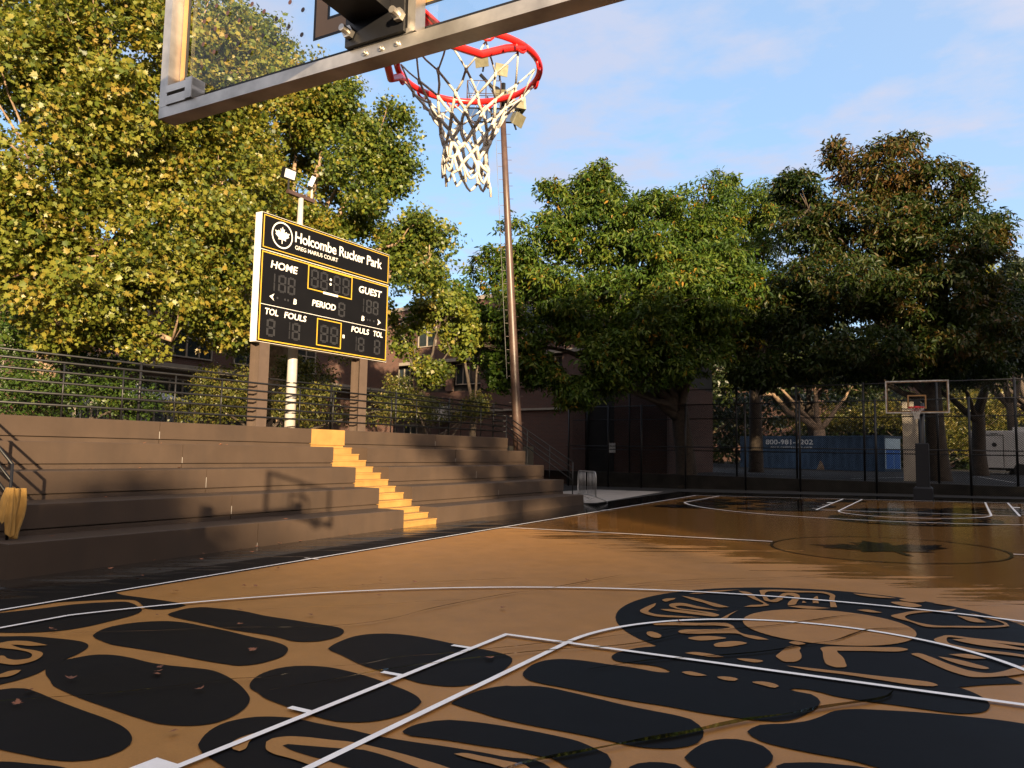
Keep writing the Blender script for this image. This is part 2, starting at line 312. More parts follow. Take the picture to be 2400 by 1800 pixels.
TR="45:-94,314 -87,334 -78,348 -61,372 -48,391 -23,424 -11,444 2,463 12,474 23,487 35,505 47,520 60,535 66,543 71,553 73,567;14:-443,245 -413,274 -401,285 -386,301 -368,325 -350,351 -343,362 -326,375 -319,390;20:-304,348 -293,369 -277,401 -266,428 -257,444 -241,468 -198,527 -175,553 -144,581 -123,610 -111,638 -98,666 -64,701 -37,733 -15,766 12,808 31,829;13:-306,418 -287,438 -276,468 -255,488 -230,521 -209,547 -194,567 -171,592 -151,623 -128,654 -97,699 -72,731;18:-461,483 -432,500 -397,528 -379,558 -372,586 -370,624 -357,693 -334,764 -319,790 -310,826 -298,869 -289,900 -278,939;8:-526,540 -482,582 -432,621 -390,671 -356,698;10:-652,532 -620,562 -590,608 -583,643 -546,687 -519,721 -464,772 -385,852;25:-130,509 -114,534 -95,561 -72,582 -18,639 0,670 16,691 31,733 39,754 76,780;12:-600,367 -582,390 -531,427 -492,462 -454,487;15:-248,857 -208,919 -185,944 -94,1014 -62,1048 3,1123;12:-233,861 -175,912 -150,939 -90,994"
# light of the hour
SUN, SKY, EXPO = 5.0, .105, 1.85
CLOUD = (1.62, 1.78, 2.3)
SHADE = [(-45, -.8, 130, 146, 27.15, 'shade_block', 'unseen block added far behind the camera to cast shade, tallest of three joined roofs'),  # unseen blocks, rooflines stepped to set where the shade ends
         (-.79, .3, 130, 146, 26.5, 'shade_block', 'unseen block added far behind the camera to cast shade, narrow middle one of three joined roofs'),
         (.31, 8.7, 130, 146, 25.9, 'shade_block', 'unseen block added far behind the camera to cast shade, lowest of three joined roofs'),
         (8.9, 25.6, 52, 66, 22.8, 'shade_tower', 'unseen tower block added behind the camera to the right to cast shade'),  # unseen towers, added to shade the far end and trees
         (27.0, 53, 52, 66, 25.0, 'shade_tower', 'wide unseen tower block added far to the right of the court to cast shade'),
         (78, 120, 70, 92, 75, 'shade_tower', 'tallest unseen tower block added east of the court to cut sky light'),  # this and the next are added to lower the sky light
         (-85, -24, 60, 75, 70, 'shade_tower', 'tall unseen tower block added south of the court to cut sky light')]
SHADETREES = [(-1.5, 30, 7.7, 1.05), (6.4, 34, 13.5, 2.6), (9.6, 34, 11.9, 2.0)]
ADDED_SIDETREES = [(15, 10.5, 12), (14, 16.5, 13), (15, 29, 12.5), (13.5, 31, 13), (17, 37, 14), (21, 14, 14), (22, 28, 15)]
# ------------------------------------------------------------------ camera, sky, sun
def setup():
    F = 1775.1616126; y, p, r = -0.5345813131, 0.0886226807, 0.0187434815
    f = Vector((math.sin(y)*math.cos(p), math.cos(y)*math.cos(p), math.sin(p)))
    ri = Vector((math.cos(y), -math.sin(y), 0)); up = ri.cross(f)
    a = math.cos(r)*ri+math.sin(r)*up; b = -math.sin(r)*ri+math.cos(r)*up
    cam = bpy.data.cameras.new('camera'); o = link(bpy.data.objects.new('camera', cam))
    from mathutils import Matrix
    o.matrix_world = Matrix(((a.x, b.x, -f.x, 1.17254), (a.y, b.y, -f.y, -.26987), (a.z, b.z, -f.z, 1.66875), (0, 0, 0, 1)))
    cam.sensor_width = 36; cam.sensor_fit = 'HORIZONTAL'; cam.lens = F/2400*36
    cam.clip_start = .05; cam.clip_end = 3000
    sc.camera = o
    # sun: low, behind the camera and to its right
    d = Vector((-10.28, 9.67, -2.62))
    sun = bpy.data.lights.new('sun', 'SUN'); sun.energy = SUN; sun.angle = math.radians(.6); sun.color = (1, .76, .48)
    s = link(bpy.data.objects.new('sun', sun)); s.rotation_euler = d.to_track_quat('-Z', 'Y').to_euler(); s.location = (30, -30, 20)
    w = bpy.data.worlds.new('World'); sc.world = w; w.use_nodes = True
    nt = w.node_tree; bg = nt.nodes['Background']
    sky = nt.nodes.new('ShaderNodeTexSky'); sky.sky_type = 'NISHITA'; sky.sun_disc = False
    sky.sun_elevation = math.radians(10.5); sky.sun_rotation = math.radians(133.2)
    sky.air_density = 1.0; sky.dust_density = .6; sky.ozone_density = 2.5
    tc = nt.nodes.new('ShaderNodeTexCoord'); g = tc.outputs['Generated']
    sep = nt.nodes.new('ShaderNodeSeparateXYZ'); nt.links.new(g, sep.inputs[0])
    zz = math_(nt, 'MAXIMUM', sep.outputs['Z'], .06)
    cb = nt.nodes.new('ShaderNodeCombineXYZ')
    nt.links.new(math_(nt, 'DIVIDE', sep.outputs['X'], zz), cb.inputs[0]); nt.links.new(math_(nt, 'DIVIDE', sep.outputs['Y'], zz), cb.inputs[1])
    n1 = noise(nt, cb.outputs[0], 1.5, 7, .55)
    n2 = noise(nt, cb.outputs[0], 4.2, 6, .6)
    c = math_(nt, 'MULTIPLY_ADD', n1, 6.0, -2.75)
    c = math_(nt, 'ADD', c, math_(nt, 'MULTIPLY_ADD', n2, 2.4, -1.2), clamp=True)
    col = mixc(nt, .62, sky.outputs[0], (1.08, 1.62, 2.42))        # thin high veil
    col = mixc(nt, math_(nt, 'MULTIPLY', c, .85), col, CLOUD)
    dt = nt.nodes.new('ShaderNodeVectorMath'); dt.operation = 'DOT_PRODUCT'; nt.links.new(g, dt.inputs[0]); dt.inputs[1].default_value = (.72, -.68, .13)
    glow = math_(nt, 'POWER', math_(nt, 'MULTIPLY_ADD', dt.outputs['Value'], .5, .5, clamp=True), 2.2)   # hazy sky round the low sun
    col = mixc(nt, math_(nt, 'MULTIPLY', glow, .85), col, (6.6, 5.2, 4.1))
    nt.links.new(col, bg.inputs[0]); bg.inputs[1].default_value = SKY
    sc.view_settings.view_transform = 'Standard'; sc.view_settings.look = 'None'
    sc.view_settings.exposure = EXPO; sc.view_settings.gamma = 1
    sc.cycles.max_bounces = 8; sc.cycles.transparent_max_bounces = 24
    sc.cycles.use_denoising = True
setup()
# ------------------------------------------------------------------ smooth outlines
def parse(s, hard=True):
    out = []
    for sh in s.split(';'):
        pts = []
        for q in sh.split():
            h = q.endswith('*'); q = q.rstrip('*'); x, y = q.split(',')
            pts.append((int(x)/100, int(y)/100, h))
        out.append(pts)
    return out
def smooth(pts, closed=True, step=.05):
    """Catmull-Rom through the points (centripetal tangents), sharp where flagged"""
    n = len(pts); out = []
    P = [Vector((p[0], p[1])) for p in pts]; H = [len(p) > 2 and p[2] for p in pts]
    for i in range(n if closed else n-1):
        j = (i+1) % n
        a = P[(i-1) % n] if (closed or i > 0) else P[i]
        b, c = P[i], P[j]
        d = P[(j+1) % n] if (closed or j < n-1) else P[j]
        lb = (c-b).length
        if lb < 1e-6: continue
        def tan(p, q, r, hard):
            if hard: return None
            l1, l2 = (q-p).length+1e-6, (r-q).length+1e-6
            t = ((q-p)/l1*l2+(r-q)/l2*l1)/(l1+l2)
            return t
        t1 = tan(a, b, c, H[i]); t2 = tan(b, c, d, H[j])
        if t1 is None: t1 = (c-b)/lb
        if t2 is None: t2 = (c-b)/lb
        k = max(1, min(10, int(lb/step)))
        for s in range(k):
            t = s/k; h1 = 2*t**3-3*t*t+1; h2 = t**3-2*t*t+t; h3 = -2*t**3+3*t*t; h4 = t**3-t*t
            q = b*h1+t1*lb*h2+c*h3+t2*lb*h4
            out.append((q.x, q.y))
    if not closed: out.append(tuple(P[-1]))
    return out
def strip_pts(pts, w, closed=False):
    n = len(pts); A = []; B = []
    for i in range(n):
        p = Vector(pts[i]); q0 = Vector(pts[(i-1) % n if closed else max(0, i-1)]); q1 = Vector(pts[(i+1) % n if closed else min(n-1, i+1)])
        t = (q1-q0); t.normalize(); nn = Vector((-t.y, t.x))
        ww = w(i/(n-1)) if callable(w) else w
        A.append(p+nn*ww/2); B.append(p-nn*ww/2)
    return A, B
def ribbon(m, pts, w, h, closed=False):
    A, B = strip_pts(pts, w, closed); n = len(pts)
    b = len(m.v)
    for p in A+B: m.v.append((p.x, p.y, gz(p.x, p.y)+h))
    for i in range(n if closed else n-1):
        j = (i+1) % n; m.f.append((b+n+i, b+n+j, b+j, b+i))
def flat(m, pts, h):
    a = sum(pts[i-1][0]*pts[i][1]-pts[i][0]*pts[i-1][1] for i in range(len(pts)))
    if a < 0: pts = pts[::-1]
    m.poly([(x, y, gz(x, y)+h) for x, y in pts])
# ------------------------------------------------------------------ ground and court
def ground():
    xs = [-900, -300, -120, -60, -30, -15, -12, 0, 12, 15, 30, 60, 120, 300, 900]
    ys = [-900, -300, -120, -60, -25, -12, 0, 12, 24, 34, 60, 120, 300, 900]
    m = M()
    for y in ys:
        for x in xs: m.v.append((x, y, gz(x, y)-.012))
    n = len(xs)
    for j in range(len(ys)-1):
        for i in range(n-1): m.f.append((j*n+i, j*n+i+1, (j+1)*n+i+1, (j+1)*n+i))
    structure('ground', m, MT['asphalt'])
    W = 7.643
    m = M(); flat(m, [(-8.55, -6), (12, -6), (12, 31.6), (-9.3, 31.6), (-9.25, 23), (-8.5, 12), (-8.55, 8), (-8.65, 5.6), (-9.2, 5.3), (-9.15, 4.6)], -.004)
    structure('court_border', m, MT['black'])
    m = M(); flat(m, [(-9.7, 4.9), (-9.15, 4.9), (-9.2, 5.3), (-8.65, 5.6), (-8.55, 8), (-8.5, 12), (-9.25, 23), (-9.6, 23), (-9.95, 5)], -.008)
    structure('path', m, MT['strip'])
    m = M(); flat(m, [(-W, 0), (W, 0), (W, L), (-W, L)], 0)
    structure('court', m, MT['gold'])
    m = M(); flat(m, [(-9.9, 22.6), (-9.27, 23.05), (-9.75, 31.0), (-13.2, 31.6), (-14.6, 27), (-13.9, 22.9)], .006)
    structure('pavement', m, MT['concrete'])
    blk, gld, kk = parse(MB), parse(MG), parse(MK)
    extra = [[(1.6, .7), (2.6, .4), (3.2, .9), (2.7, 1.7), (1.8, 1.5)], [(3.6, .6), (5.2, .4), (5.9, 1.2), (4.6, 1.8), (3.5, 1.4)], [(2.6, 2.2), (4.6, 2.1), (5.2, 2.7), (3.8, 3.3), (2.5, 2.9)],
             [(5.8, 1.9), (6.9, 1.8), (7.3, 2.8), (6.4, 3.1), (5.7, 2.6)], [(2.3, 3.6), (4.0, 3.8), (4.4, 4.5), (3.0, 4.9), (2.1, 4.4)], [(4.8, 3.4), (6.6, 3.6), (6.9, 4.5), (5.4, 4.7), (4.6, 4.1)],
             [(2.3, 5.3), (3.9, 5.2), (4.6, 6.0), (3.4, 6.5), (2.3, 6.1)], [(5.1, 5.2), (6.8, 5.3), (7.1, 6.3), (5.9, 6.6), (4.9, 5.9)]]
    for end in (0, 1):
        T = (lambda q: (q[0], q[1])) if end == 0 else (lambda q: (-q[0], L-q[1]))
        mb, mg, mk = M(), M(), M()
        circ = [(-.1+1.91*math.cos(a*math.pi/40), 7.72+1.91*math.sin(a*math.pi/40)) for a in range(80)]
        flat(mb, [T(q) for q in circ], .0045)
        for i, sh in enumerate(blk+[[(*q, False) for q in e] for e in extra]):
            flat(mb, [T(q) for q in smooth(sh)], .0048+.00025*i)
        circ = [(.03+.755*math.cos(a*math.pi/32), 7.575+.755*math.sin(a*math.pi/32)) for a in range(64)]
        flat(mg, [T(q) for q in circ], .0135)
        for i, sh in enumerate(gld): flat(mg, [T(q) for q in smooth(sh, step=.03)], .014+.00004*i)
        for sh in kk: flat(mk, [T(q) for q in smooth(sh)], .0175)
        structure('mural', mb, MT['black']); structure('mural_detail', mg, MT['gold']); structure('mural_inlay', mk, MT['black'])
    # centre circle and leaf
    m = M()
    cc = [(1.83*math.cos(a*math.pi/48), L/2+1.83*math.sin(a*math.pi/48)) for a in range(96)]
    ribbon(m, cc, .055, .006, True)
    lf = maple(); an = math.radians(25)
    flat(m, [(.1+1.3*(x*math.cos(an)-y*math.sin(an)), 14.2+1.3*(x*math.sin(an)+y*math.cos(an))) for x, y in lf], .006)
    structure('centre_emblem', m, MT['black'])
    # white lines
    m = M(); w = .052; h = .021
    def ln(pts, ww=w, hh=h): ribbon(m, pts, ww, hh)
    ln([(-W, -w/2), (-W, L+w/2)]); ln([(W, -w/2), (W, L+w/2)])
    ln([(-W, L/2), (-1.85, L/2)], w, h+.0006); ln([(1.85, L/2), (W, L/2)], w, h+.0006)
    for end in (0, 1):
        T = (lambda x, y: (x, y)) if end == 0 else (lambda x, y: (-x, L-y))
        def l2(pts, ww=w, hh=h): ln([T(*q) for q in pts], ww, hh)
        l2([(-W+w/2, 0), (W-w/2, 0)], w, h-.0006)
        hl, il, ft = 2.413, 1.803, 5.766
        for sg in (-1, 1):
            l2([(sg*hl, w/2), (sg*hl, ft+w/2)]); l2([(sg*il, w/2), (sg*il, ft)])
            for k, d in enumerate((11.08, 14.08, 17.08)):
                y = d*.3048; l2([(sg*(hl+w/2), y), (sg*(hl+.2), y)], .05)
            y0 = 2.135; l2([(sg*(hl+w/2), y0+.15), (sg*(hl+.2), y0+.15)], .30)
            l2([(sg*6.735, w/2), (sg*6.735, 4.256)])
            for y in (8.55,): l2([(sg*(W-.15), y), (sg*(W+.15), y)], .045, h+.0012)
        l2([(-hl+w/2, ft), (hl-w/2, ft)], w, h+.0006)
        l2([(il*math.cos(a), ft+il*math.sin(a)) for a in np.linspace(0, math.pi, 61)], w, h+.0018)
        R = math.hypot(6.735, 4.256-1.6); a0 = math.atan2(4.256-1.6, 6.735)
        l2([(R*math.cos(a), 1.6+R*math.sin(a)) for a in np.linspace(a0, math.pi-a0, 121)], w, h+.0012)
    structure('court_lines', m, MT['white'])
    # rain trickles still running over the paint
    m = M()
    for i, q in enumerate(TR.split(';')):
        w0, s = q.split(':'); pts = [(int(a.split(',')[0])/100, int(a.split(',')[1])/100) for a in s.split()]
        p = smooth(pts, False, .08); rr = random.Random(i); w0 = int(w0)/1000
        ph = rr.random()*6
        ribbon(m, p, lambda t: w0*1.2*(.75+.45*math.sin(9*t+ph)*math.sin(23*t+ph))*min(1, 8*t+.1, 8*(1-t)+.1), .0245+.0003*i)
    structure('rain_water', m, MT['trickle'])
def maple():
    r = [(0, 1.0), (.10, .74), (.26, .80), (.20, .40), (.46, .62), (.52, .48), (.88, .52), (.72, .28), (.80, .16), (.40, -.10), (.46, -.28), (.05, -.22), (.04, -.62)]
    return r+[(-x, y) for x, y in reversed(r[1:])]
ground()
# ------------------------------------------------------------------ bleachers
TX = [-10., -10.8, -11.6, -12.4, -13.2, -14.9]; TZ = [.304, .761, 1.218, 1.690, 2.140]
def sh(x, y, z): return (x+KB*y, y, z)
def bleachers():
    root = thing('bleachers', 'long brown painted concrete bleachers with five stepped seat rows split by an amber stairway', 'bleachers', (-12.2, 13.8, 0))
    le = [13.39, 13.46, 13.52, 13.58, 13.61]; rs = [14.61, 14.65, 14.71, 14.78, 14.79]; re = [22.43, 22.56, 22.65, 22.76, 22.88]
    lj = [[9.335], [9.39], [9.42], [9.45], [9.47]]; rj = [[18.56], [18.575], [18.6], [18.65], [18.7]]
    for side in (0, 1):
        for k in range(5):
            m = M()
            a, b = (5.2, le[k]) if side == 0 else (rs[k], re[k])
            js = [a]+(lj[k] if side == 0 else rj[k])+[b]
            zb = -.35 if k == 0 else TZ[k-1]
            for i in range(len(js)-1):
                y0 = js[i]+(.006 if i else 0); y1 = js[i+1]-(.006 if i < len(js)-2 else 0)
                m.bev(TX[k+1]-.06, TX[k], y0, y1, zb+(.095 if k else .05), TZ[k], .012, sh)
                m.box(TX[k+1]-.055, TX[k]-.010, y0+.004, y1-.004, -.5, zb+(.072 if k else .030), sh)
            for y in js[1:-1]:
                q = M(); h = TZ[k]-zb; q.box(TX[k]-.02, TX[k]-.001, y-.0055, y+.0055, zb+.1, zb+h*(.45+.1*(k % 3)), sh); obj('joint_filler', q, MT['concrete'], root)
            m.box(TX[k+1]-.05, TX[k]-.06, a+.02, b-.02, -.45, TZ[k]-.02, sh)
            obj('seat_row', m, MT['brown'], root)
    for j in range(12):
        m = M()
        z1 = -.085+.1297*(j+1) if j < 3 else TZ[(j-3)//3]+.1535*((j-3) % 3+1)
        if j % 3 == 2: z1 = TZ[j//3]+.001*0-.004
        x0 = -10.0-.2667*j-.002; x1 = x0-.2667-.06
        a, b = 13.40+.018*j, 14.60+.016*j
        m.bev(x1, x0+.02, a+.001, b-.002, z1-.028, z1, .006, sh)
        m.box(x1+.01, x0, a+.003, b-.004, -.3, z1-.031, sh)
        obj('step', m, MT['amber'], root)
    m = M(); m.bev(-14.9, -13.2, 13.615, 14.785, TZ[3]+.05, TZ[4]-.002, .01, sh); m.box(-14.8, -13.235, 13.63, 14.77, -.3, TZ[3]+.045, sh)
    obj('landing', m, MT['amber'], root)
bleachers()
def bar(m, a, b, r=.021, n=8): m.tube([a, b], r, n)
def railing():
    root = thing('railing', 'long black pipe railing of five rails along the top of the bleachers', 'railing', (-13.4, 14, 2.14))
    X0 = -13.62
    for z in (2.375, 2.585, 2.795, 3.0, 3.185):
        m = M(); bar(m, sh(X0, 3.0, z), sh(X0, 23.2, z), .023); obj('rail', m, MT['blackmetal'], root, True)
    y = 7.72-1.172*4
    while y < 22.8:
        if abs(y-12.41) > .25 and abs(y-15.93) > .25:
            m = M(); bar(m, sh(X0-.005, y, 2.13), sh(X0-.005, y, 3.2), .019)
            m.box(X0-.06, X0+.06, y-.05, y+.05, 2.139, 2.15, sh)
            obj('post', m, MT['galv'] if False else MT['blackmetal'], root, True)
        y += 1.172
    # sloping hand rail down the far end
    root = thing('handrail', 'black sloping handrail running down the far end of the bleachers', 'handrail', (-11.6, 23.2, 1))
    for k in range(4):
        z0, z1 = 2.945-.192*k, 1.335-.205*k
        m = M(); bar(m, (-13.55, 23.2, z0+.0), (-12.93, 23.2, z0), .02); bar(m, (-12.93, 23.2, z0), (-10.25, 23.2, z1), .02); obj('rail', m, MT['blackmetal'], root, True)
    for x in (-12.93, -12.05, -11.15, -10.25):
        t = (x+12.93)/2.68; m = M(); bar(m, (x, 23.2, 2.945-1.61*t), (x, 23.2, -.05), .02); obj('post', m, MT['blackmetal'], root, True)
    root = thing('handrail', 'black handrail post at the near end of the bleachers with tan cloth tied round it', 'handrail', (-10.34, 5.4, .304))
    for k in range(4):
        m = M(); bar(m, (-10.34, 5.4, 1.355-.23*k), (-13.3, 5.4, 3.05-.23*k), .021); obj('rail', m, MT['blackmetal'], root, True)
    for x, z0, z1 in ((-10.34, .304, 1.36), (-11.3, .761, 1.92), (-12.3, 1.218, 2.47), (-13.3, 2.14, 3.05)):
        m = M(); bar(m, (x, 5.4, z0), (x, 5.4, z1), .021); obj('post', m, MT['blackmetal'], root, True)
    # cloth
    m = M(); nu, nv = 25, 40
    def P(i, j):
        a = -2.2+4.6*i/(nu-1)                       # round the post
        v = j/(nv-1)
        drop = .30+.38*max(0, math.sin(1.1*(i/(nu-1))*3.2-.4))**2
        if i > 15: drop = .95
        r = .045+.075*v*(1-.45*v)+.014*math.sin(a*9+v*3)*(.3+v)
        cx, cy = -10.34, 5.4
        return (cx+r*1.5*math.sin(a)*1.0-.0, cy-r*math.cos(a)*1.0-.02*v, 1.03-.7*v*min(1, drop)-.03*math.sin(a*5)*v)
    for j in range(nv):
        for i in range(nu): m.v.append(P(i, j))
    for j in range(nv-1):
        for i in range(nu-1): m.f.append((j*nu+i, j*nu+i+1, (j+1)*nu+i+1, (j+1)*nu+i))
    # a hanging tail and a loose bundle
    b = len(m.v)
    for j in range(24):
        v = j/23
        for i in range(9):
            a = i/8; w = .15*(1-.25*v)
            m.v.append((-10.27+.03*math.sin(a*7+v*4), 5.40+.055+w*(a-.25)+.02*math.sin(v*5), 1.02-.70*v-.05*a*math.sin(v*3)))
    for j in range(23):
        for i in range(8): m.f.append((b+j*9+i, b+j*9+i+1, b+(j+1)*9+i+1, b+(j+1)*9+i))
    c = obj('draped_cloth', m, MT['cloth'], None, True)
    tag(c, 'tan cloth draped and knotted over the near handrail post', 'cloth')
    c.modifiers.new('thickness', 'SOLIDIFY').thickness = .006
railing()
# ------------------------------------------------------------------ text
def text_geo(s, bold=.0, shear=0., space=1.):
    cu = bpy.data.curves.new('lettering', 'FONT'); cu.body = s; cu.size = 1; cu.offset = bold; cu.shear = shear; cu.space_character = space; cu.resolution_u = 3
    o = bpy.data.objects.new('lettering_tmp', cu); COL.objects.link(o)
    dg = bpy.context.evaluated_depsgraph_get(); me = bpy.data.meshes.new_from_object(o.evaluated_get(dg))
    v = [(p.co.x, p.co.y) for p in me.vertices]; f = [tuple(q.vertices) for q in me.polygons]
    bpy.data.objects.remove(o); bpy.data.curves.remove(cu); bpy.data.meshes.remove(me)
    x0 = min(p[0] for p in v); x1 = max(p[0] for p in v); y0 = min(p[1] for p in v); y1 = max(p[1] for p in v)
    return v, f, (x0, x1, y0, y1)
def put_text(m, s, box, fn, **kw):
    """fit the string's outline into box (a0, a1, b0, b1) and map it to 3D by fn(a, b)"""
    v, f, (x0, x1, y0, y1) = text_geo(s, **kw)
    a0, a1, b0, b1 = box
    m.add([fn(a0+(p[0]-x0)/(x1-x0)*(a1-a0), b0+(p[1]-y0)/(y1-y0)*(b1-b0)) for p in v], f)
# ------------------------------------------------------------------ scoreboard
def scoreboard():
    Y0, Z0, Z1, Wd = 12.10, 4.19, 7.385, 4.68
    X0 = -13.6
    root = thing('scoreboard', 'large black electronic scoreboard with yellow trim on two brown steel posts above the bleachers', 'scoreboard', (-13.4, 14.4, 2.14))
    def P(a, z, d=0.): return sh(X0+d, Y0+a, z)
    m = M(); m.box(X0-.22, X0-.004, Y0, Y0+Wd, Z0, Z1, sh); obj('cabinet', m, MT['side'], root)
    m = M(); m.box(X0-.003, X0+.004, Y0+.012, Y0+Wd-.012, 6.475, Z1-.012, sh); obj('header_panel', m, MT['board'], root)
    m = M(); m.box(X0-.003, X0+.004, Y0+.012, Y0+Wd-.012, Z0+.012, 6.455, sh); obj('display_panel', m, MT['board'], root)
    def frame(m, a0, a1, z0, z1, w, d):
        for (p, q, r, s) in ((a0, a1, z0, z0+w), (a0, a1, z1-w, z1), (a0, a0+w, z0+w, z1-w), (a1-w, a1, z0+w, z1-w)):
            m.box(X0+.004, X0+d, Y0+p, Y0+q, r, s, sh)
    m = M(); frame(m, .06, Wd-.05, 6.52, Z1-.05, .022, .012); obj('header_trim', m, MT['letter'] if False else MT['yellow'], root)
    m = M(); frame(m, .05, Wd-.04, Z0+.045, 6.425, .028, .012); obj('border_trim', m, MT['yellow'], root)
    m = M(); frame(m, 1.54, 3.16, 5.765, 6.40, .027, .013); frame(m, 1.92, 2.81, 4.34, 5.06, .027, .013); obj('clock_trim', m, MT['yellow'], root)
    m = M(); m.box(X0+.004, X0+.008, Y0+.08, Y0+Wd-.08, 5.118, 5.130, sh); obj('divider_line', m, MT['letter'], root)
    D = .009
    fn = lambda a, b: P(a, b, D)
    m = M()
    put_text(m, 'Holcombe Rucker Park', (1.06, 4.34, 6.88, 7.155), fn, bold=.014, space=.95)
    put_text(m, 'GREG MARIUS COURT', (1.07, 2.58, 6.695, 6.80), fn, bold=.006)
    obj('park_name_lettering', m, MT['letter'], root)
    for s, bx in (('HOME', (.33, 1.19, 6.06, 6.25)), ('GUEST', (3.43, 4.38, 6.03, 6.23)), ('PERIOD', (1.72, 2.57, 5.35, 5.52)), ('B', (1.09, 1.2, 5.28, 5.42)), ('B', (3.57, 3.69, 5.25, 5.39)),
                  ('TOL', (.22, .63, 4.885, 5.045)), ('FOULS', (.82, 1.55, 4.885, 5.045)), ('FOULS', (3.19, 3.9, 4.88, 5.04)), ('TOL', (4.08, 4.47, 4.88, 5.04))):
        m = M(); put_text(m, s, bx, fn, bold=.022, shear=.12); obj('caption_lettering', m, MT['letter'], root)
    m = M()
    def arrow(a, z, sg): m = M(); m.poly([P(a+sg*q[0], z+q[1], D) for q in ((.12, 0), (-.03, .09), (.02, 0), (-.03, -.09))]); obj('arrow_mark', m, MT['letter'], root)
    arrow(.45, 5.345, -1); arrow(4.26, 5.31, 1)
    for z in (6.165, 6.04): m = M(); m.poly([P(2.345+.04*math.cos(t*.5236), z+.035*math.sin(t*.5236), D) for t in range(12)]); obj('colon_dot', m, MT['letter'], root)
    m = M(); m.box(X0+.004, X0+.009, Y0+2.87, Y0+2.94, 4.66, 4.75, sh)
    obj('square_mark', m, MT['letter'], root)
    m = M(); m.box(X0+.012, X0+.017, Y0+2.09, Y0+2.63, 5.735, 5.795, sh); st = obj('maker_label', m, MT['letter'], root)
    m = M(); put_text(m, 'ELECTRO-MECH', (2.13, 2.59, 5.752, 5.778), lambda a, b: P(a, b, .0185)); obj('label_lettering', m, MT['board'], st)
    # unlit seven-segment digits made of diode dots
    m = M()
    def digit(a0, a1, z0, z1, one=False):
        w, h = a1-a0, z1-z0; zc = (z0+z1)/2; s = w*.13
        segs = [((a1-s, z0+s), (a1-s, zc-s*.5)), ((a1-s, zc+s*.5), (a1-s, z1-s))]
        if not one:
            segs += [((a0+s, z0+s), (a0+s, zc-s*.5)), ((a0+s, zc+s*.5), (a0+s, z1-s)), ((a0+2*s, z0+s), (a1-2*s, z0+s)), ((a0+2*s, zc), (a1-2*s, zc)), ((a0+2*s, z1-s), (a1-2*s, z1-s))]
        for p, q in segs:
            n = 7; ver = abs(p[0]-q[0]) < 1e-6
            for i in range(n):
                t = (i+.5)/n; a = p[0]+(q[0]-p[0])*t; z = p[1]+(q[1]-p[1])*t
                for o in (-.6, .6):
                    aa, zz = (a+o*s*.75, z) if ver else (a, z+o*s*.75)
                    r = .012 if h > .4 else .009
                    m.quad(P(aa-r, zz-r, D), P(aa+r, zz-r, D), P(aa+r, zz+r, D), P(aa-r, zz+r, D))
    for a in ((.36, .48), (.58, .84), (.88, 1.14)): digit(*a, 5.49, 5.95, a[0] < .5)
    for a in ((3.55, 3.65), (3.74, 3.98), (4.02, 4.26)): digit(*a, 5.49, 5.90, a[0] < 3.6)
    for a in ((1.64, 1.92), (1.97, 2.25), (2.44, 2.72), (2.78, 3.06)): digit(*a, 5.83, 6.33)
    digit(2.66, 2.93, 5.22, 5.63); digit(.28, .56, 4.35, 4.8); digit(.93, 1.02, 4.36, 4.82, True); digit(1.08, 1.36, 4.36, 4.82)
    digit(2.04, 2.34, 4.43, 4.92); digit(2.40, 2.70, 4.43, 4.92); digit(3.32, 3.41, 4.36, 4.78, True); digit(3.46, 3.73, 4.36, 4.78); digit(4.12, 4.39, 4.36, 4.80)
    for a in (.58, .82, .92): 
        m.poly([P(a+.03*math.cos(t*.7), 5.345+.03*math.sin(t*.7), D) for t in range(9)])
    for a in (3.82, 3.92, 4.08):
        m.poly([P(a+.03*math.cos(t*.7), 5.31+.03*math.sin(t*.7), D) for t in range(9)])
    obj('digit_display', m, MT['seg'], root)
    m = M(); n = 48; r0, r1 = .335, .30
    for i in range(n):
        a, b = 2*math.pi*i/n, 2*math.pi*(i+1)/n
        m.quad(P(.645+r1*math.cos(a), 6.945+r1*math.sin(a), D), P(.645+r0*math.cos(a), 6.945+r0*math.sin(a), D), P(.645+r0*math.cos(b), 6.945+r0*math.sin(b), D), P(.645+r1*math.cos(b), 6.945+r1*math.sin(b), D))
    m.poly([P(.645+.27*x, 6.895+.27*z, D) for x, z in maple()])
    obj('leaf_emblem', m, MT['letter'], root)
    for ya in (12.24, 15.72):
        m = M(); w = .30; x1 = X0-.02
        m.box(x1-.022, x1, ya, ya+w, 2.1, Z0+.3 if False else Z0-.002, sh); m.box(x1-.33, x1-.308, ya, ya+w, 2.1, Z0-.002, sh); m.box(x1-.307, x1-.023, ya+w/2-.01, ya+w/2+.01, 2.1, Z0-.002, sh)
        p = obj('steel_post', m, MT['post'], root)
scoreboard()
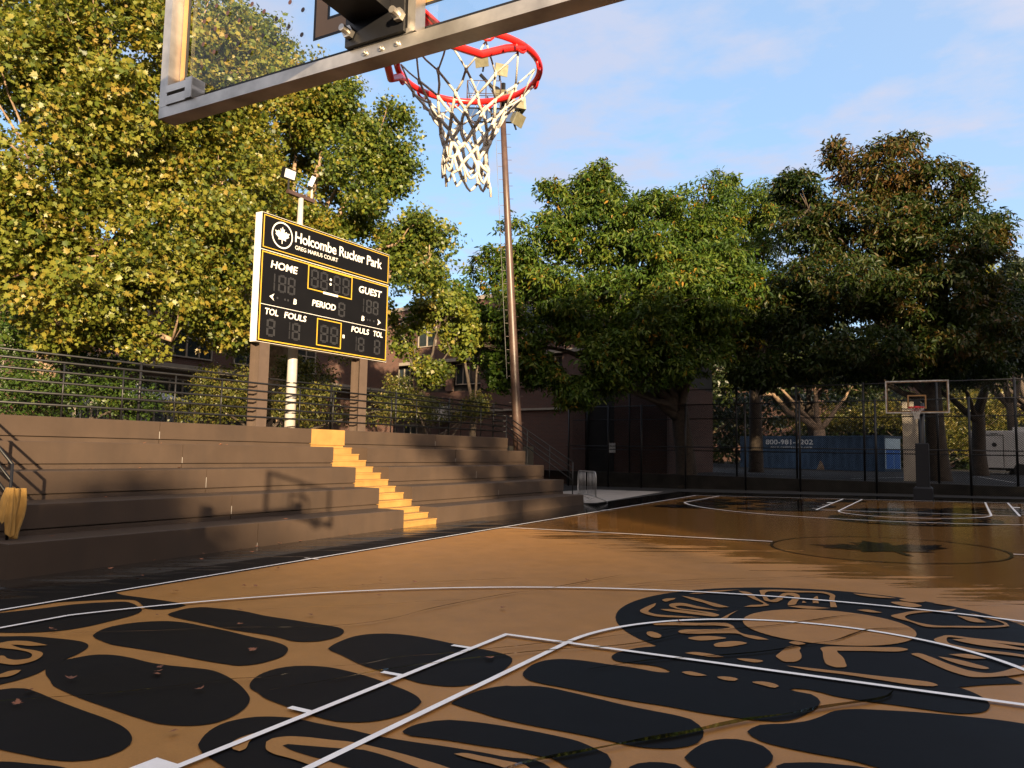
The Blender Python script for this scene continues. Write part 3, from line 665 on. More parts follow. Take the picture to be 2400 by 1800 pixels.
# ------------------------------------------------------------------ light poles
def light_poles():
    b, t = Vector((-12.95, 24.35, 0)), Vector((-13.45, 23.33, 14.6))
    root = thing('light_pole', 'tall leaning brown floodlight pole with a caged platform of lamps behind the hoop', 'light pole', tuple(b))
    u = (t-b); m = M()
    m.tube([b+u*k for k in (0, .25, .5, .75, 1.0)], [.185, .17, .15, .125, .105], 16); obj('pole', m, MT['rust'], root, True)
    for k in range(46):
        q = b+u*(.17+.017*k); s = 1 if k % 2 else -1
        m = M(); m.tube([q, q+Vector((.86*s, .51*s, 0))*.26], .009, 5); obj('climbing_peg', m, MT['rust'], root)
    m = M(); m.tube([b+u*k+Vector((-.26, -.15, 0)) for k in (.30, .5, .75, .95)], .008, 5); obj('safety_cable', m, MT['galv'], root)
    # platform, cage and lamps, built round the top
    A = Vector((.861, .509, 0)); Bv = Vector((-.509, .861, 0)); U = Vector((0, 0, 1))
    c = b+u*.985-A*.33
    def Q(a, bb, z): return tuple(c+A*a+Bv*bb+U*z)
    m = M()
    for k in range(13):
        bb = -.55+1.1*k/12; m.tube([Q(-1.0, bb, 0), Q(.85, bb, 0)], .011, 4)
    for a in (-1., -.55, -.1, .4, .85): m.tube([Q(a, -.6, -.02), Q(a, .6, -.02)], .028, 5)
    for bb in (-.6, .6): m.tube([Q(-1.0, bb, -.02), Q(.95, bb, -.02)], .03, 5)
    obj('platform', m, MT['blackmetal'], root)
    m = M()
    for a in (-1., -.3, .25):
        for bb in (-.6, .6): m.tube([Q(a, bb, 0), Q(a, bb, 1.05)], .02, 5)
    for z in (.55, 1.05):
        for bb in (-.6, .6): m.tube([Q(-1., bb, z), Q(.25, bb, z)], .014, 5)
        m.tube([Q(-1., -.6, z), Q(-1., .6, z)], .014, 5)
    for bb in (-.6, .6):
        m.tube([Q(-1., bb, 1.05), Q(-.3, bb, 0)], .01, 4); m.tube([Q(-.3, bb, 1.05), Q(.25, bb, 0)], .01, 4); m.tube([Q(-1., bb, 0), Q(-.55, bb, 1.05)], .01, 4)
    obj('cage', m, MT['rust'], root)
    m = M(); m.tube([Q(.33, 0, -.1), Q(.33, 0, 1.25)], .09, 10); m.tube([Q(-.55, -.3, 1.45), Q(.75, .3, .35)], .065, 8); m.tube([Q(0.05, -.3, .75), Q(.12, -.42, .8)], .17, 12); obj('cross_arm', m, MT['blackmetal'], root, True)
    def lamp(a, bb, z, yaw, tilt, s=1.):
        d = (A*math.cos(yaw)+Bv*math.sin(yaw)); e = U.cross(d); f = d*math.cos(tilt)+U*math.sin(tilt); g = e.cross(f)*-1
        o = Vector(Q(a, bb, z)); mm = M()
        def R(x, y, zz): return tuple(o+e*x*s+g*y*s+f*zz*s)
        w0, h0, w1, h1 = .16, .14, .30, .25
        vs = [R(-w0, -h0, -.18), R(w0, -h0, -.18), R(w0, h0, -.18), R(-w0, h0, -.18), R(-w1, -h1, .12), R(w1, -h1, .12), R(w1, h1, .12), R(-w1, h1, .12), R(-w1, -h1, .2), R(w1, -h1, .2), R(w1, h1, .2), R(-w1, h1, .2)]
        mm.add(vs, [(3,2,1,0), (0,1,5,4), (1,2,6,5), (2,3,7,6), (3,0,4,7), (4,5,9,8), (5,6,10,9), (6,7,11,10), (7,4,8,11), (8,9,10,11)])
        l = obj('floodlight', mm, MT['lamp'], root)
        mm = M(); mm.tube([R(0, -.22, 0), tuple(o-U*.45*s)], .035, 6); mm.tube([R(-.2, -.2, 0), R(.2, -.2, 0)], .025, 5); obj('bracket', mm, MT['blackmetal'], l)
    lamp(-.45, -.3, 1.95, -1.9, -.35, .85); lamp(.2, -.1, 1.72, -1.2, -.3, .85); lamp(.25, -.35, .62, -1.6, -.5, .8); lamp(.62, 0, .75, .2, -.2, .8); lamp(.95, .1, .42, .3, .1, .9); lamp(.85, -.3, -.28, -.6, -.5, .9)
    # small white twin floodlight behind the scoreboard
    X, Y = -14.1, 14.02
    root = thing('light_pole', 'slim white light pole with two small floodlights rising behind the scoreboard', 'light pole', (X, Y, 2.14))
    m = M(); m.tube([(X, Y, 1.5), (X, Y, 4.6), (X, Y+.03, 6.3), (X, Y+.04, 8.42)], [.15, .125, .10, .07], 14); obj('pole', m, MT['whitepole'], root, True)
    for z in (2.55, 2.95, 3.35): m = M(); m.tube([(X, Y, z), (X, Y, z+.03)], .16, 12); obj('band', m, MT['blackmetal'], root)
    m = M(); m.box(X-.05, X+.05, Y-.45, Y+.5, 8.42, 8.52); obj('cross_arm', m, MT['rust'], root)
    for dy, yaw in ((-.42, .15), (.42, 1.1)):
        f = Vector((math.cos(yaw), math.sin(yaw)*.8-.2, -.25)).normalized(); e = Vector((0, 0, 1)).cross(f).normalized(); g = f.cross(e); o = Vector((X, Y+dy, 8.95))
        R = lambda x, y, z: tuple(o+(e*x+g*y+f*z)*.8)
        m = M(); m.add([R(x, y, z) for z in (-.09, .06) for y in (-.18, .18) for x in (-.25, .25)], [(0,2,3,1),(4,5,7,6),(0,1,5,4),(2,6,7,3),(0,4,6,2),(1,3,7,5)])
        m.tube([(X, Y+dy, 8.5), (X, Y+dy, 8.8)], .03, 6)
        h = obj('floodlight', m, MT['blackmetal'] if dy < 0 else MT['whitepole'], root)
        m = M(); m.quad(R(-.21, -.14, .064), R(.21, -.14, .064), R(.21, .14, .064), R(-.21, .14, .064)); obj('lens', m, MT['lens'], h)
light_poles()
# ------------------------------------------------------------------ baskets
def basket(label, ox, oy, yaw, back, zb, half, hh, gnd, rimz, detail):
    """ox, oy: foot of the board's front face; yaw: turn of its normal; back: distance of the post behind it"""
    nx, ny = -math.sin(yaw), math.cos(yaw); ax, ay = math.cos(yaw), math.sin(yaw)
    def T(a, n, z): return (ox+a*ax+n*nx, oy+a*ay+n*ny, z)
    pb = T(0, -back, gnd)
    root = thing('basketball_hoop', label, 'basketball hoop', pb)
    z1 = zb+hh; w = .036; dp = .060
    m = M()
    m.box(-half, half, -dp, 0, zb, zb+w, T); m.box(-half, half, -dp, 0, z1-w, z1, T)
    for s in (-1, 1): m.box(min(s*half, s*(half-w)), max(s*half, s*(half-w)), -dp, 0, zb+w+.001, z1-w-.001, T)
    fr = obj('frame', m, MT['silver'], root)
    m = M(); m.quad(T(-half+w+.001, -.012, zb+w+.001), T(half-w-.001, -.012, zb+w+.001), T(half-w-.001, -.012, z1-w-.001), T(-half+w+.001, -.012, z1-w-.001)); obj('glass_board', m, MT['glass'], root)
    def fr4(m, a0, a1, b0, b1, t, d):
        for (p, q, r, s) in ((a0, a1, b0, b0+t), (a0, a1, b1-t, b1), (a0, a0+t, b0+t, b1-t), (a1-t, a1, b0+t, b1-t)): m.box(p, q, d-.0015, d, r, s, T)
    a0 = half-w-.002
    for d, nm in ((-.0155, 'border'),):
        m = M(); fr4(m, -a0, a0, zb+w+.002, z1-w-.002, .022, d); obj('gold_border', m, MT['boardgold'], root)
        m = M(); fr4(m, -a0+.022, a0-.022, zb+w+.024, z1-w-.024, .013, d); obj('black_border', m, MT['boardblack'], root)
        sq0, sq1 = rimz-.035 if not detail else 2.868, rimz+.43
        m = M(); fr4(m, -.272, .272, sq0+.008, sq1-.008, .044, d); obj('target_square', m, MT['boardgold'], root)
        m = M(); fr4(m, -.2805, .2805, sq0, sq1, .008, d); fr4(m, -.2275, .2275, sq0+.0525, sq1-.0525, .008, d); obj('square_edging', m, MT['boardblack'], root)
    if detail:
        m = M()
        for i in range(-16, 17):
            for j in range(0, 22):
                a = i*.0545; z = 2.90+j*.0392+(.0 if i % 2 == 0 else .0196)*0+((i+j) % 2)*0
                if (i+j) % 2: continue
                if abs(a) < .31 and 2.85 < z < 3.38: continue
                if abs(a) > .80 or z > 3.62 or z < 2.83: continue
                for k in (0,):
                    b = len(m.v); n = 10; r = .0078
                    m.v += [T(a+r*math.cos(2*math.pi*q/n), -.0165, z+r*math.sin(2*math.pi*q/n)) for q in range(n)]; m.f.append(tuple(range(b, b+n)))
        obj('dot_pattern', m, MT['dot'], root)
        for s in (-1, 1):
            m = M(); p, q = sorted((s*(half-w-.002), s*(half-.165)))
            m.box(p, q, -dp-.006, -.02, zb+w+.001, zb+w+.030, T)
            m.box(p, q, -dp-.006, -.02, zb+w+.042, zb+w+.066, T)
            e = s*(half-.165); m.box(min(e, e+s*.03), max(e, e+s*.03), -dp-.010, -.018, zb+w+.002, zb+w+.070, T)
            obj('corner_bracket', m, MT['silver'], root)
        m = M()
        for a in (-.045, .01, .065):
            m.tube([T(a, -dp+.001, zb+.018), T(a, -dp-.004, zb+.018)], .009, 12); m.tube([T(a, -dp-.004, zb+.018), T(a, -dp-.009, zb+.018)], .0045, 8)
        m.box(-.085, .115, -dp-.002, -.03, zb+w+.001, zb+w+.016, T); m.box(.10, .125, -dp-.004, -.02, zb+w+.002, z1-w-.002, T)
        obj('mounting_strip', m, MT['silver'], root)
    # arm, plate, post and pads
    am = M(); zc = rimz-.06; aw = .065; az0, az1 = rimz-.075, rimz+.17
    am.box(-.105, .095, -.075, -.045, zb+w+.004, rimz+.28, T)
    am.box(-aw-.017, aw-.017, -back, -.076, az0, az1, T)
    obj('arm', am, MT['blackmetal'], root)
    for a, z in ((-.085, zb+.075), (.085, zb+.08), (-.085, az1+.05), (.085, az1+.05)): bm = M(); bm.tube([T(a, -.045, z), T(a, -.115, z)], .010, 8); bm.tube([T(a, -.078, z), T(a, -.092, z)], .018, 6); obj('bolt', bm, MT['silver'], root)
    m = M(); m.tube([(pb[0], pb[1], gnd-.05), (pb[0], pb[1], rimz+.35)], .105, 16); obj('post', m, MT['blackmetal'], root, True)
    m = M(); m.bev(-.21, .21, -back-.24, -back+.24, gnd+.02, gnd+1.95, .03, T); obj('pad', m, MT['boardblack'], root)
    m = M(); m.bev(-.3, .3, -back-.45, -back+.33, gnd-.01, gnd+.42, .06, T); obj('base_pad', m, MT['boardblack'], root)
    # rim
    R = .2335; c = .405; r = .0105 if detail else .011
    m = M(); m.ring((0, c, rimz), R, r, 56, 10, T); m.ring((0, c, rimz-.0), R-.0, r*.55, 40, 6, T)
    for s in (-1, 1):
        m.tube([T(s*.045, .02, rimz-.075), T(s*.10, .10, rimz-.085), T(s*.165, .21, rimz-.085), T(s*.20, .30, rimz-.03), T(s*.228, .36, rimz-.004)], .012, 10)
    m.box(-.065, .065, .003, .012, rimz-.10, rimz+.06, T); m.box(-.065, .065, .013, .15, rimz-.008, rimz+.004, T)
    for s in (-1, 1): m.prism([T(s*.05, .013, rimz-.008), T(s*.05, .15, rimz-.008), T(s*.05, .013, rimz-.095)], Vector(T(.006, 0, 0))-Vector(T(0, 0, 0)))
    hooks = []
    for k in range(12):
        a = 2*math.pi*(k+.5)/12
        h = Vector(T(R*math.cos(a), c+R*math.sin(a), rimz)); t = Vector(T(-math.sin(a), math.cos(a), 0))-Vector(T(0, 0, 0))
        pts = [h+t*.022*math.cos(b)*(1)+Vector((0, 0, -.004-.022*math.sin(b))) for b in np.linspace(0, math.pi, 7)]
        m.tube(pts, .0042, 6); hooks.append((a, h))
    obj('rim', m, MT['red'], root, True)
    # knotted rope net
    m = M(); prof = [(R-.012, -.022), (.176, -.090), (.128, -.140), (.098, -.188), (.083, -.233), (.075, -.275), (.072, -.314), (.076, -.344)]
    rr = random.Random(3 if detail else 4)
    lv = []
    for i, (q, dz) in enumerate(prof):
        row = []
        for k in range(12):
            a = 2*math.pi*(k+.5+.5*(i % 2))/12
            j = .009*i/3
            row.append(Vector(T((q+rr.uniform(-j, j)*.7)*math.cos(a+rr.uniform(-j, j)*4), c+(q+rr.uniform(-j, j)*.7)*math.sin(a+rr.uniform(-j, j)*4), rimz+dz+rr.uniform(-j, j)-.012*(i/7)*math.cos(a))))
        lv.append(row)
    ro = .0029 if detail else .0036
    for i in range(len(prof)-1):
        for k in range(12):
            for s in ((0, -1) if i % 2 == 0 else (0, 1)):
                p, q = lv[i][k], lv[i+1][(k+s) % 12]
                mid = (p+q)/2+Vector((rr.uniform(-1, 1), rr.uniform(-1, 1), -.4))*.004
                m.tube([p, mid, q], [ro*(1+.25*min(i, 3)), ro*(1.05+.3*min(i, 3)), ro*(1+.25*min(i, 3))], 6)
            if i: 
                p = lv[i][k]; m.tube([p+Vector((0, 0, .011)), p, p-Vector((0, 0, .012))], [ro*1.0, ro*(1.9+.2*i if i < 4 else 2.2), ro*1.0], 7)
    for k in range(12):
        p, q = lv[-1][k], lv[-1][(k+1) % 12]
        m.tube([p, (p*2+q)/3+Vector((0, 0, -.028)), (p+q)/2+Vector((0, 0, -.036)), (p+q*2)/3+Vector((0, 0, -.028)), q], ro*1.5, 6)
        if k % 4 == 1: m.tube([p, p+Vector((.004, .01, -.03)), p+Vector((.0, .02, -.055))], ro*1.4, 6)
    obj('net', m, MT['rope'], root, True)
basket('basketball hoop close overhead, seen from behind its glass board', -.165, 1.295, math.radians(2.3), 2.3, 2.735, .905, 1.055, .0, 2.915, True)
basket('basketball hoop at the far end with its glass board facing the court', 0, 27.43, math.pi, 2.95, 3.14, .912, 1.062, .275, 3.31, False)
# ------------------------------------------------------------------ trees
LOBES = {
'A':[(-17.22,8.54,8.60,2.27,2.86),(-16.74,10.40,10.31,2.68,2.89),(-16.03,8.95,5.85,2.11,1.92),(-15.97,11.69,7.94,2.31,2.42),(-15.96,10.79,5.32,1.88,1.35),(-15.91,13.05,6.33,1.39,2.19),(-18.60,10.78,12.93,3.23,1.73),(-14.66,11.35,3.95,1.13,0.62),(-16.84,9.22,4.20,1.38,0.69),(-16.25,13.72,9.22,1.33,2.42),(-16.56,12.64,12.20,1.89,2.13),(-15.54,10.61,3.91,0.91,0.51)],
'B':[(-20.17,17.58,11.46,3.19,4.11),(-18.45,17.76,8.35,2.34,2.78),(-19.55,18.90,13.58,3.00,2.52),(-17.42,19.21,11.52,2.13,2.89),(-15.91,19.21,8.84,2.20,1.61),(-14.71,19.90,9.01,1.03,0.88),(-17.49,18.49,6.77,2.20,1.90),(-22.18,18.20,16.57,2.45,1.80),(-18.45,19.50,14.08,2.21,1.10),(-15.85,20.16,11.25,1.06,1.67),(-13.66,20.60,8.31,0.66,0.59),(-14.94,19.90,7.70,1.32,0.88),(-19.54,17.41,5.41,1.61,0.88),(-16.21,19.81,12.61,1.44,1.83),(-15.93,20.38,8.68,1.52,1.37),(-15.03,20.97,8.09,0.99,0.84),(-15.51,20.31,11.71,1.14,1.14),(-15.55,20.43,10.35,0.99,0.99),(-14.74,21.04,9.16,1.06,0.76)],
'C':[(-18.10,23.98,6.60,1.22,1.40),(-16.87,24.61,7.49,1.40,1.05),(-16.80,23.77,4.77,1.01,0.68),(-18.97,23.34,7.79,1.22,1.22),(-16.87,25.87,6.61,1.08,1.26)],
'C2':[(-17.71,26.37,8.24,1.30,0.93),(-16.64,27.18,6.60,1.49,1.49),(-15.87,27.76,5.32,1.12,1.30)],
'D':[(-13.33,31.38,13.05,2.30,2.00),(-11.65,32.52,11.69,3.40,2.40),(-15.15,29.34,11.13,2.14,1.65),(-9.33,34.92,13.05,2.26,2.06),(-16.43,28.14,9.82,1.53,1.34),(-14.10,29.09,8.24,3.02,1.89),(-11.03,31.50,8.22,3.45,2.11),(-8.48,34.05,9.46,2.56,2.56),(-15.19,28.03,6.63,1.67,1.12),(-12.13,29.34,5.89,1.83,1.10),(-12.43,28.73,4.38,1.35,0.72),(-10.60,31.43,5.69,2.08,1.23),(-8.93,33.53,6.24,1.75,1.46),(-13.12,31.37,14.45,1.20,1.00),(-14.80,29.85,13.83,0.79,0.59),(-11.43,32.47,13.49,1.20,0.80),(-11.85,29.63,4.62,1.46,0.82),(-14.43,28.60,5.54,1.49,0.93),(-11.19,30.39,6.72,2.23,1.30),(-9.37,32.44,8.64,2.30,1.72),(-10.32,32.86,10.40,2.37,1.58),(-7.68,34.70,7.71,1.38,1.38),(-12.83,28.52,4.10,0.99,0.72),(-13.89,28.39,4.94,1.28,0.73),(-11.56,30.33,5.23,1.49,0.84)],
'E':[(-1.78,38.58,15.28,2.13,1.62),(0.31,39.31,14.54,2.00,1.40),(-2.21,38.60,12.65,3.24,2.03),(0.58,39.17,11.81,2.76,2.17),(2.42,40.37,10.67,1.38,1.97),(-4.74,37.69,12.54,1.85,1.85),(-3.49,36.42,9.45,3.11,1.75),(-0.32,38.33,9.13,3.11,1.75),(2.15,39.93,7.83,2.14,1.36),(-5.55,36.47,8.44,2.20,1.80),(-2.78,35.97,6.61,3.21,1.13),(0.46,38.45,6.75,2.68,1.15),(2.83,41.00,12.60,0.90,1.20),(-5.56,36.98,14.77,0.82,0.82),(1.86,40.22,14.57,0.90,0.90),(-0.87,38.97,16.71,1.22,0.61),(-3.51,37.48,16.05,0.81,0.91),(-7.66,35.37,7.00,1.40,1.20),(-4.84,35.42,5.68,2.11,0.86),(-1.63,38.48,5.78,2.56,0.79),(1.43,40.29,5.75,2.17,0.89),(-6.61,34.98,5.51,1.55,0.87),(3.44,42.33,8.93,1.62,1.83),(-5.22,37.22,14.37,1.44,1.23)],
'F':[(-8.46,46.10,17.13,2.07,1.43),(-9.17,45.82,15.82,2.20,2.07),(-9.93,45.69,12.71,3.11,2.85),(-10.67,44.72,17.85,1.30,1.43),(-8.68,46.74,9.64,2.85,2.33)],
'G':[(3.23,51.65,7.82,2.23,1.98),(4.37,52.04,10.56,1.49,2.73),(4.22,51.75,12.53,0.99,0.99),(0.84,52.63,7.27,2.33,1.55),(-2.58,51.76,7.32,2.38,1.32)],
'J':[(-14.28,69.89,13.23,4.66,3.50),(-10.30,72.36,12.15,4.66,3.11),(-13.82,69.33,10.02,4.21,2.30),(-7.10,72.14,10.03,4.53,2.26),(-19.00,67.22,11.97,3.11,3.11),(-18.75,67.66,9.26,3.50,1.94),(-11.03,72.67,16.22,3.94,3.15)],
'K':[(1.43,76.90,12.85,4.15,3.40),(-2.92,76.67,12.70,3.89,3.11),(4.12,78.17,15.91,3.02,3.02),(-2.23,75.05,9.76,4.15,1.89),(2.32,77.73,9.86,3.40,1.89)],
'H':[(-9.19,65.14,9.35,4.19,2.44),(-12.81,63.04,8.93,3.84,2.44),(-16.37,63.28,8.73,3.24,2.88),(-5.61,67.36,8.39,3.49,2.10)],
'I':[(-22.41,72.81,6.10,5.07,3.38),(-17.66,79.05,6.84,5.71,3.95),(-26.74,70.13,7.27,3.80,3.80)],
'Y':[(-9.96,76.76,5.36,4.46,1.83),(-6.11,78.99,5.85,3.65,1.62),(-1.21,81.84,6.36,5.27,2.43),(4.04,84.90,6.88,4.87,2.43),(0.81,83.32,3.58,4.46,2.03)],
'Z':[(-27.12,13.05,15.55,2.28,2.59),(-25.54,14.93,17.69,2.52,1.42)],
'hed1':[(-19.76,9.82,4.25,1.65,1.21),(-18.36,10.71,3.62,1.54,1.10),(-18.01,11.58,2.91,1.35,0.79),(-18.46,9.58,2.77,1.56,0.73),(-19.40,10.54,5.01,1.35,0.79)],
'hed2':[(-17.14,14.37,3.46,0.99,0.87),(-17.37,13.73,2.68,1.09,0.55),(-16.82,15.22,2.76,0.89,0.63),(-16.24,16.69,3.10,1.19,0.93),(-16.01,17.91,3.87,0.97,0.83),(-15.66,18.80,2.95,1.13,0.70),(-17.31,17.12,4.12,0.83,0.69)],
'hed3':[(-16.39,23.01,3.20,1.47,0.65),(-15.53,24.66,3.45,1.01,0.68),(-16.72,21.61,3.60,0.95,0.95)],
}
def leaf_shape(kind):
    if kind == 'maple':
        h = [(.34, -.02), (.27, .16), (.58, .34), (.33, .42), (.27, .70), (.14, .62)]
        v = [(0, 0)]+h+[(0, 1.02)]+[(-x, y) for x, y in reversed(h)]
        v = [(x*.95, y-.35, .16*abs(x)+.10*y*y) for x, y in v]
        f = [(0, 1, 2, 3, 4, 5, 6, 7), (0, 7, 8, 9, 10, 11, 12, 13)]
    elif kind == 'oak':
        v = [(0, 0, 0), (.20, .35, .05), (.12, .75, .04), (0, 1.05, -.06), (-.12, .75, .04), (-.20, .35, .05)]
        f = [(0, 1, 2, 3), (0, 3, 4, 5)]
    else:
        v = [(0, 0, 0), (.3, .4, .06), (0, 1, 0), (-.3, .4, .06)]; f = [(0, 1, 2), (0, 2, 3)]
    return np.array(v, float), f
def crown_mesh(name, lobes, n, size, kind, seed, per=36, clump=.5, flatz=.6, droop=.0, gap=.30, tintbase=.5, tintvar=.22, lobetint=None, hole=.8):
    rg = np.random.default_rng(seed)
    lob = np.array(lobes, float); lob[:, 3] = np.maximum(lob[:, 3]-clump*.6, .35); lob[:, 4] = np.maximum(lob[:, 4]-clump*.4, .3)
    wt = (lob[:, 3]*lob[:, 4]); wt /= wt.sum()
    nc = max(4, int(n/per)); C = []; O = []; LI = []
    ph = rg.uniform(0, 6.28, 9)
    while len(C) < nc:
        li = rg.choice(len(lob), p=wt); x, y, z, rh, rv = lob[li]
        d = rg.normal(size=3); d /= np.linalg.norm(d)
        rr = (.72+.34*rg.random()) if rg.random() < .75 else .2+.6*rg.random()
        p = np.array([x+d[0]*rh*rr, y+d[1]*rh*rr, z+d[2]*rv*rr])
        q = p*hole
        nz = math.sin(q[0]*1.7+ph[0])*math.sin(q[1]*1.6+ph[1])*math.sin(q[2]*1.9+ph[2])+.6*math.sin(q[0]*3.3+ph[3])*math.sin(q[1]*3.1+ph[4])*math.sin(q[2]*3.7+ph[5])
        if nz < -gap: continue
        C.append(p); O.append(d); LI.append(li)
    C = np.array(C); O = np.array(O); LI = np.array(LI)
    idx = np.repeat(np.arange(nc), per); N_ = len(idx)
    cs = clump*(.6+.7*rg.random(nc))
    off = rg.normal(size=(N_, 3)); off /= np.linalg.norm(off, axis=1)[:, None]; off *= (rg.random(N_)**.45)[:, None]
    off[:, 2] *= flatz
    P = C[idx]+off*cs[idx][:, None]
    P[:, 2] -= droop*(off[:, 0]**2+off[:, 1]**2)*cs[idx]
    nrm = O[idx]*.45+off*.5+np.array([0, 0, .55])+rg.normal(size=(N_, 3))*.85
    nrm /= np.linalg.norm(nrm, axis=1)[:, None]
    t = rg.normal(size=(N_, 3))+off*1.2; t[:, 2] -= .6+droop*1.5
    t -= nrm*(t*nrm).sum(1)[:, None]; t /= np.linalg.norm(t, axis=1)[:, None]
    b = np.cross(t, nrm)
    sz = size*(.55+.85*rg.random(N_)**1.5)
    V, F = leaf_shape(kind); k = len(V)
    X = P[:, None, :]+(V[None, :, 0, None]*b[:, None, :]+V[None, :, 1, None]*t[:, None, :]+V[None, :, 2, None]*nrm[:, None, :])*sz[:, None, None]
    X = X.reshape(-1, 3)
    fl = np.concatenate([np.array(f) for f in F]); lens = np.array([len(f) for f in F])
    loops = (fl[None, :]+(np.arange(N_)*k)[:, None]).ravel()
    tot = np.tile(lens, N_); start = np.concatenate([[0], np.cumsum(tot)[:-1]])
    me = bpy.data.meshes.new(name)
    me.vertices.add(len(X)); me.vertices.foreach_set('co', X.ravel())
    me.loops.add(len(loops)); me.loops.foreach_set('vertex_index', loops)
    me.polygons.add(len(tot)); me.polygons.foreach_set('loop_start', start); me.polygons.foreach_set('loop_total', tot)
    ct = tintbase+rg.normal(size=nc)*tintvar*.6
    if lobetint is not None: ct = ct+np.array(lobetint)[LI]
    tint = np.clip(ct[idx]+rg.normal(size=N_)*tintvar*.6, 0, 1)
    at = me.attributes.new('tint', 'FLOAT', 'FACE'); at.data.foreach_set('value', np.repeat(tint, len(F)).astype(np.float32))
    me.update(calc_edges=True); me.validate()
    return me, C
def tree(name, label, cat, base, lobes, n, size, kind, lm, bark, seed, r0=.35, fork=None, group=None, limbs=14, **kw):
    root = thing(name, label, cat, base, group)
    off = WORLD[root.name]
    me, C = crown_mesh('crown', lobes, n, size, kind, seed, **kw)
    co = np.empty(len(me.vertices)*3); me.vertices.foreach_get('co', co); co = co.reshape(-1, 3)-np.array(off); me.vertices.foreach_set('co', co.ravel())
    me.materials.append(lm); me.update()
    o = link(bpy.data.objects.new('crown', me)); o.parent = root; WORLD[o.name] = off
    rg = random.Random(seed); m = M()
    b = Vector(base); top = max(l[2] for l in lobes)
    fz = fork if fork else b.z+.35*(top-b.z)
    cx = sum(l[0] for l in lobes)/len(lobes); cy = sum(l[1] for l in lobes)/len(lobes)
    f = Vector((b.x+.12*(cx-b.x), b.y+.12*(cy-b.y), fz))
    m.tube([b-Vector((0, 0, .3)), b+Vector((0, 0, .25)), b.lerp(f, .35)+Vector((rg.uniform(-.1, .1), rg.uniform(-.1, .1), 0)), b.lerp(f, .7), f], [r0*1.45, r0*1.12, r0, r0*.9, r0*.85], 14)
    def limb(p, q, r, n=7, wob=.25):
        pts = []; l = (q-p).length
        for i in range(n):
            t = i/(n-1); v = p.lerp(q, t); v.z += .10*l*math.sin(t*math.pi)*rg.uniform(.2, 1)-.05*l*t*(1-t)
            if 0 < i < n-1: v += Vector((rg.uniform(-1, 1), rg.uniform(-1, 1), rg.uniform(-1, 1)))*wob*.12*l/2
            pts.append(v)
        m.tube(pts, [r*(1-.78*i/(n-1)) for i in range(n)], 8); return pts
    tips = []
    for l in lobes[:limbs]:
        q = f.lerp(Vector((l[0], l[1], l[2])), .86)
        tips += limb(f-Vector((0, 0, rg.uniform(0, .25)*(fz-b.z))), q, r0*rg.uniform(.38, .6))[2:]
    for i in range(min(170, len(C))):
        c = Vector(C[rg.randrange(len(C))]); p = min(tips, key=lambda v: (v-c).length)
        if (p-c).length < 3.5: limb(p, c, .035, 5, .4)
    t = obj('trunk', m, bark, root, True)
    return root
LM = {
 'plane': leafmat('plane_leaf', [(.0, (.022, .042, .007)), (.3, (.085, .112, .015)), (.65, (.185, .188, .026)), (1., (.235, .165, .026))], .38),
 'plane2': leafmat('plane_leaf_green', [(.0, (.020, .042, .008)), (.4, (.066, .100, .014)), (.75, (.155, .172, .022)), (1., (.22, .165, .026))], .38),
 'oak': leafmat('oak_leaf_green', [(.0, (0.0099, 0.0259, 0.0051)), (.5, (0.0410, 0.0778, 0.0101)), (.85, (0.0985, 0.1267, 0.0168)), (.985, (0.1094, 0.0979, 0.0112)), (1., (0.2189, 0.1152, 0.0112))], .32, .2),
 'redoak': leafmat('oak_leaf_bronze', [(.0, (0.0087, 0.0196, 0.0039)), (.45, (0.0246, 0.0403, 0.0067)), (.7, (0.0547, 0.0403, 0.0090)), (1., (0.0930, 0.0432, 0.0123))], .32, .2),
 'dark': leafmat('shade_leaf', [(.0, (0.0058, 0.0130, 0.0029)), (.6, (0.0144, 0.0259, 0.0050)), (1., (0.0576, 0.0648, 0.0108))], .3),  # dark colour that stands in for shade on the background trees
 'lime': leafmat('lime_leaf', [(.0, (0.0720, 0.0936, 0.0108)), (.6, (0.1728, 0.1800, 0.0216)), (1., (0.2448, 0.1944, 0.0216))], .4),
 'ivy': leafmat('ivy_leaf', [(.0, (0.0130, 0.0324, 0.0050)), (.6, (0.0396, 0.0756, 0.0094)), (1., (0.0936, 0.1116, 0.0180))], .3),
 'shrub': leafmat('shrub_leaf', [(.0, (0.0216, 0.0360, 0.0072)), (.5, (0.0864, 0.0936, 0.0158)), (1., (0.2016, 0.1512, 0.0360))], .35),
}
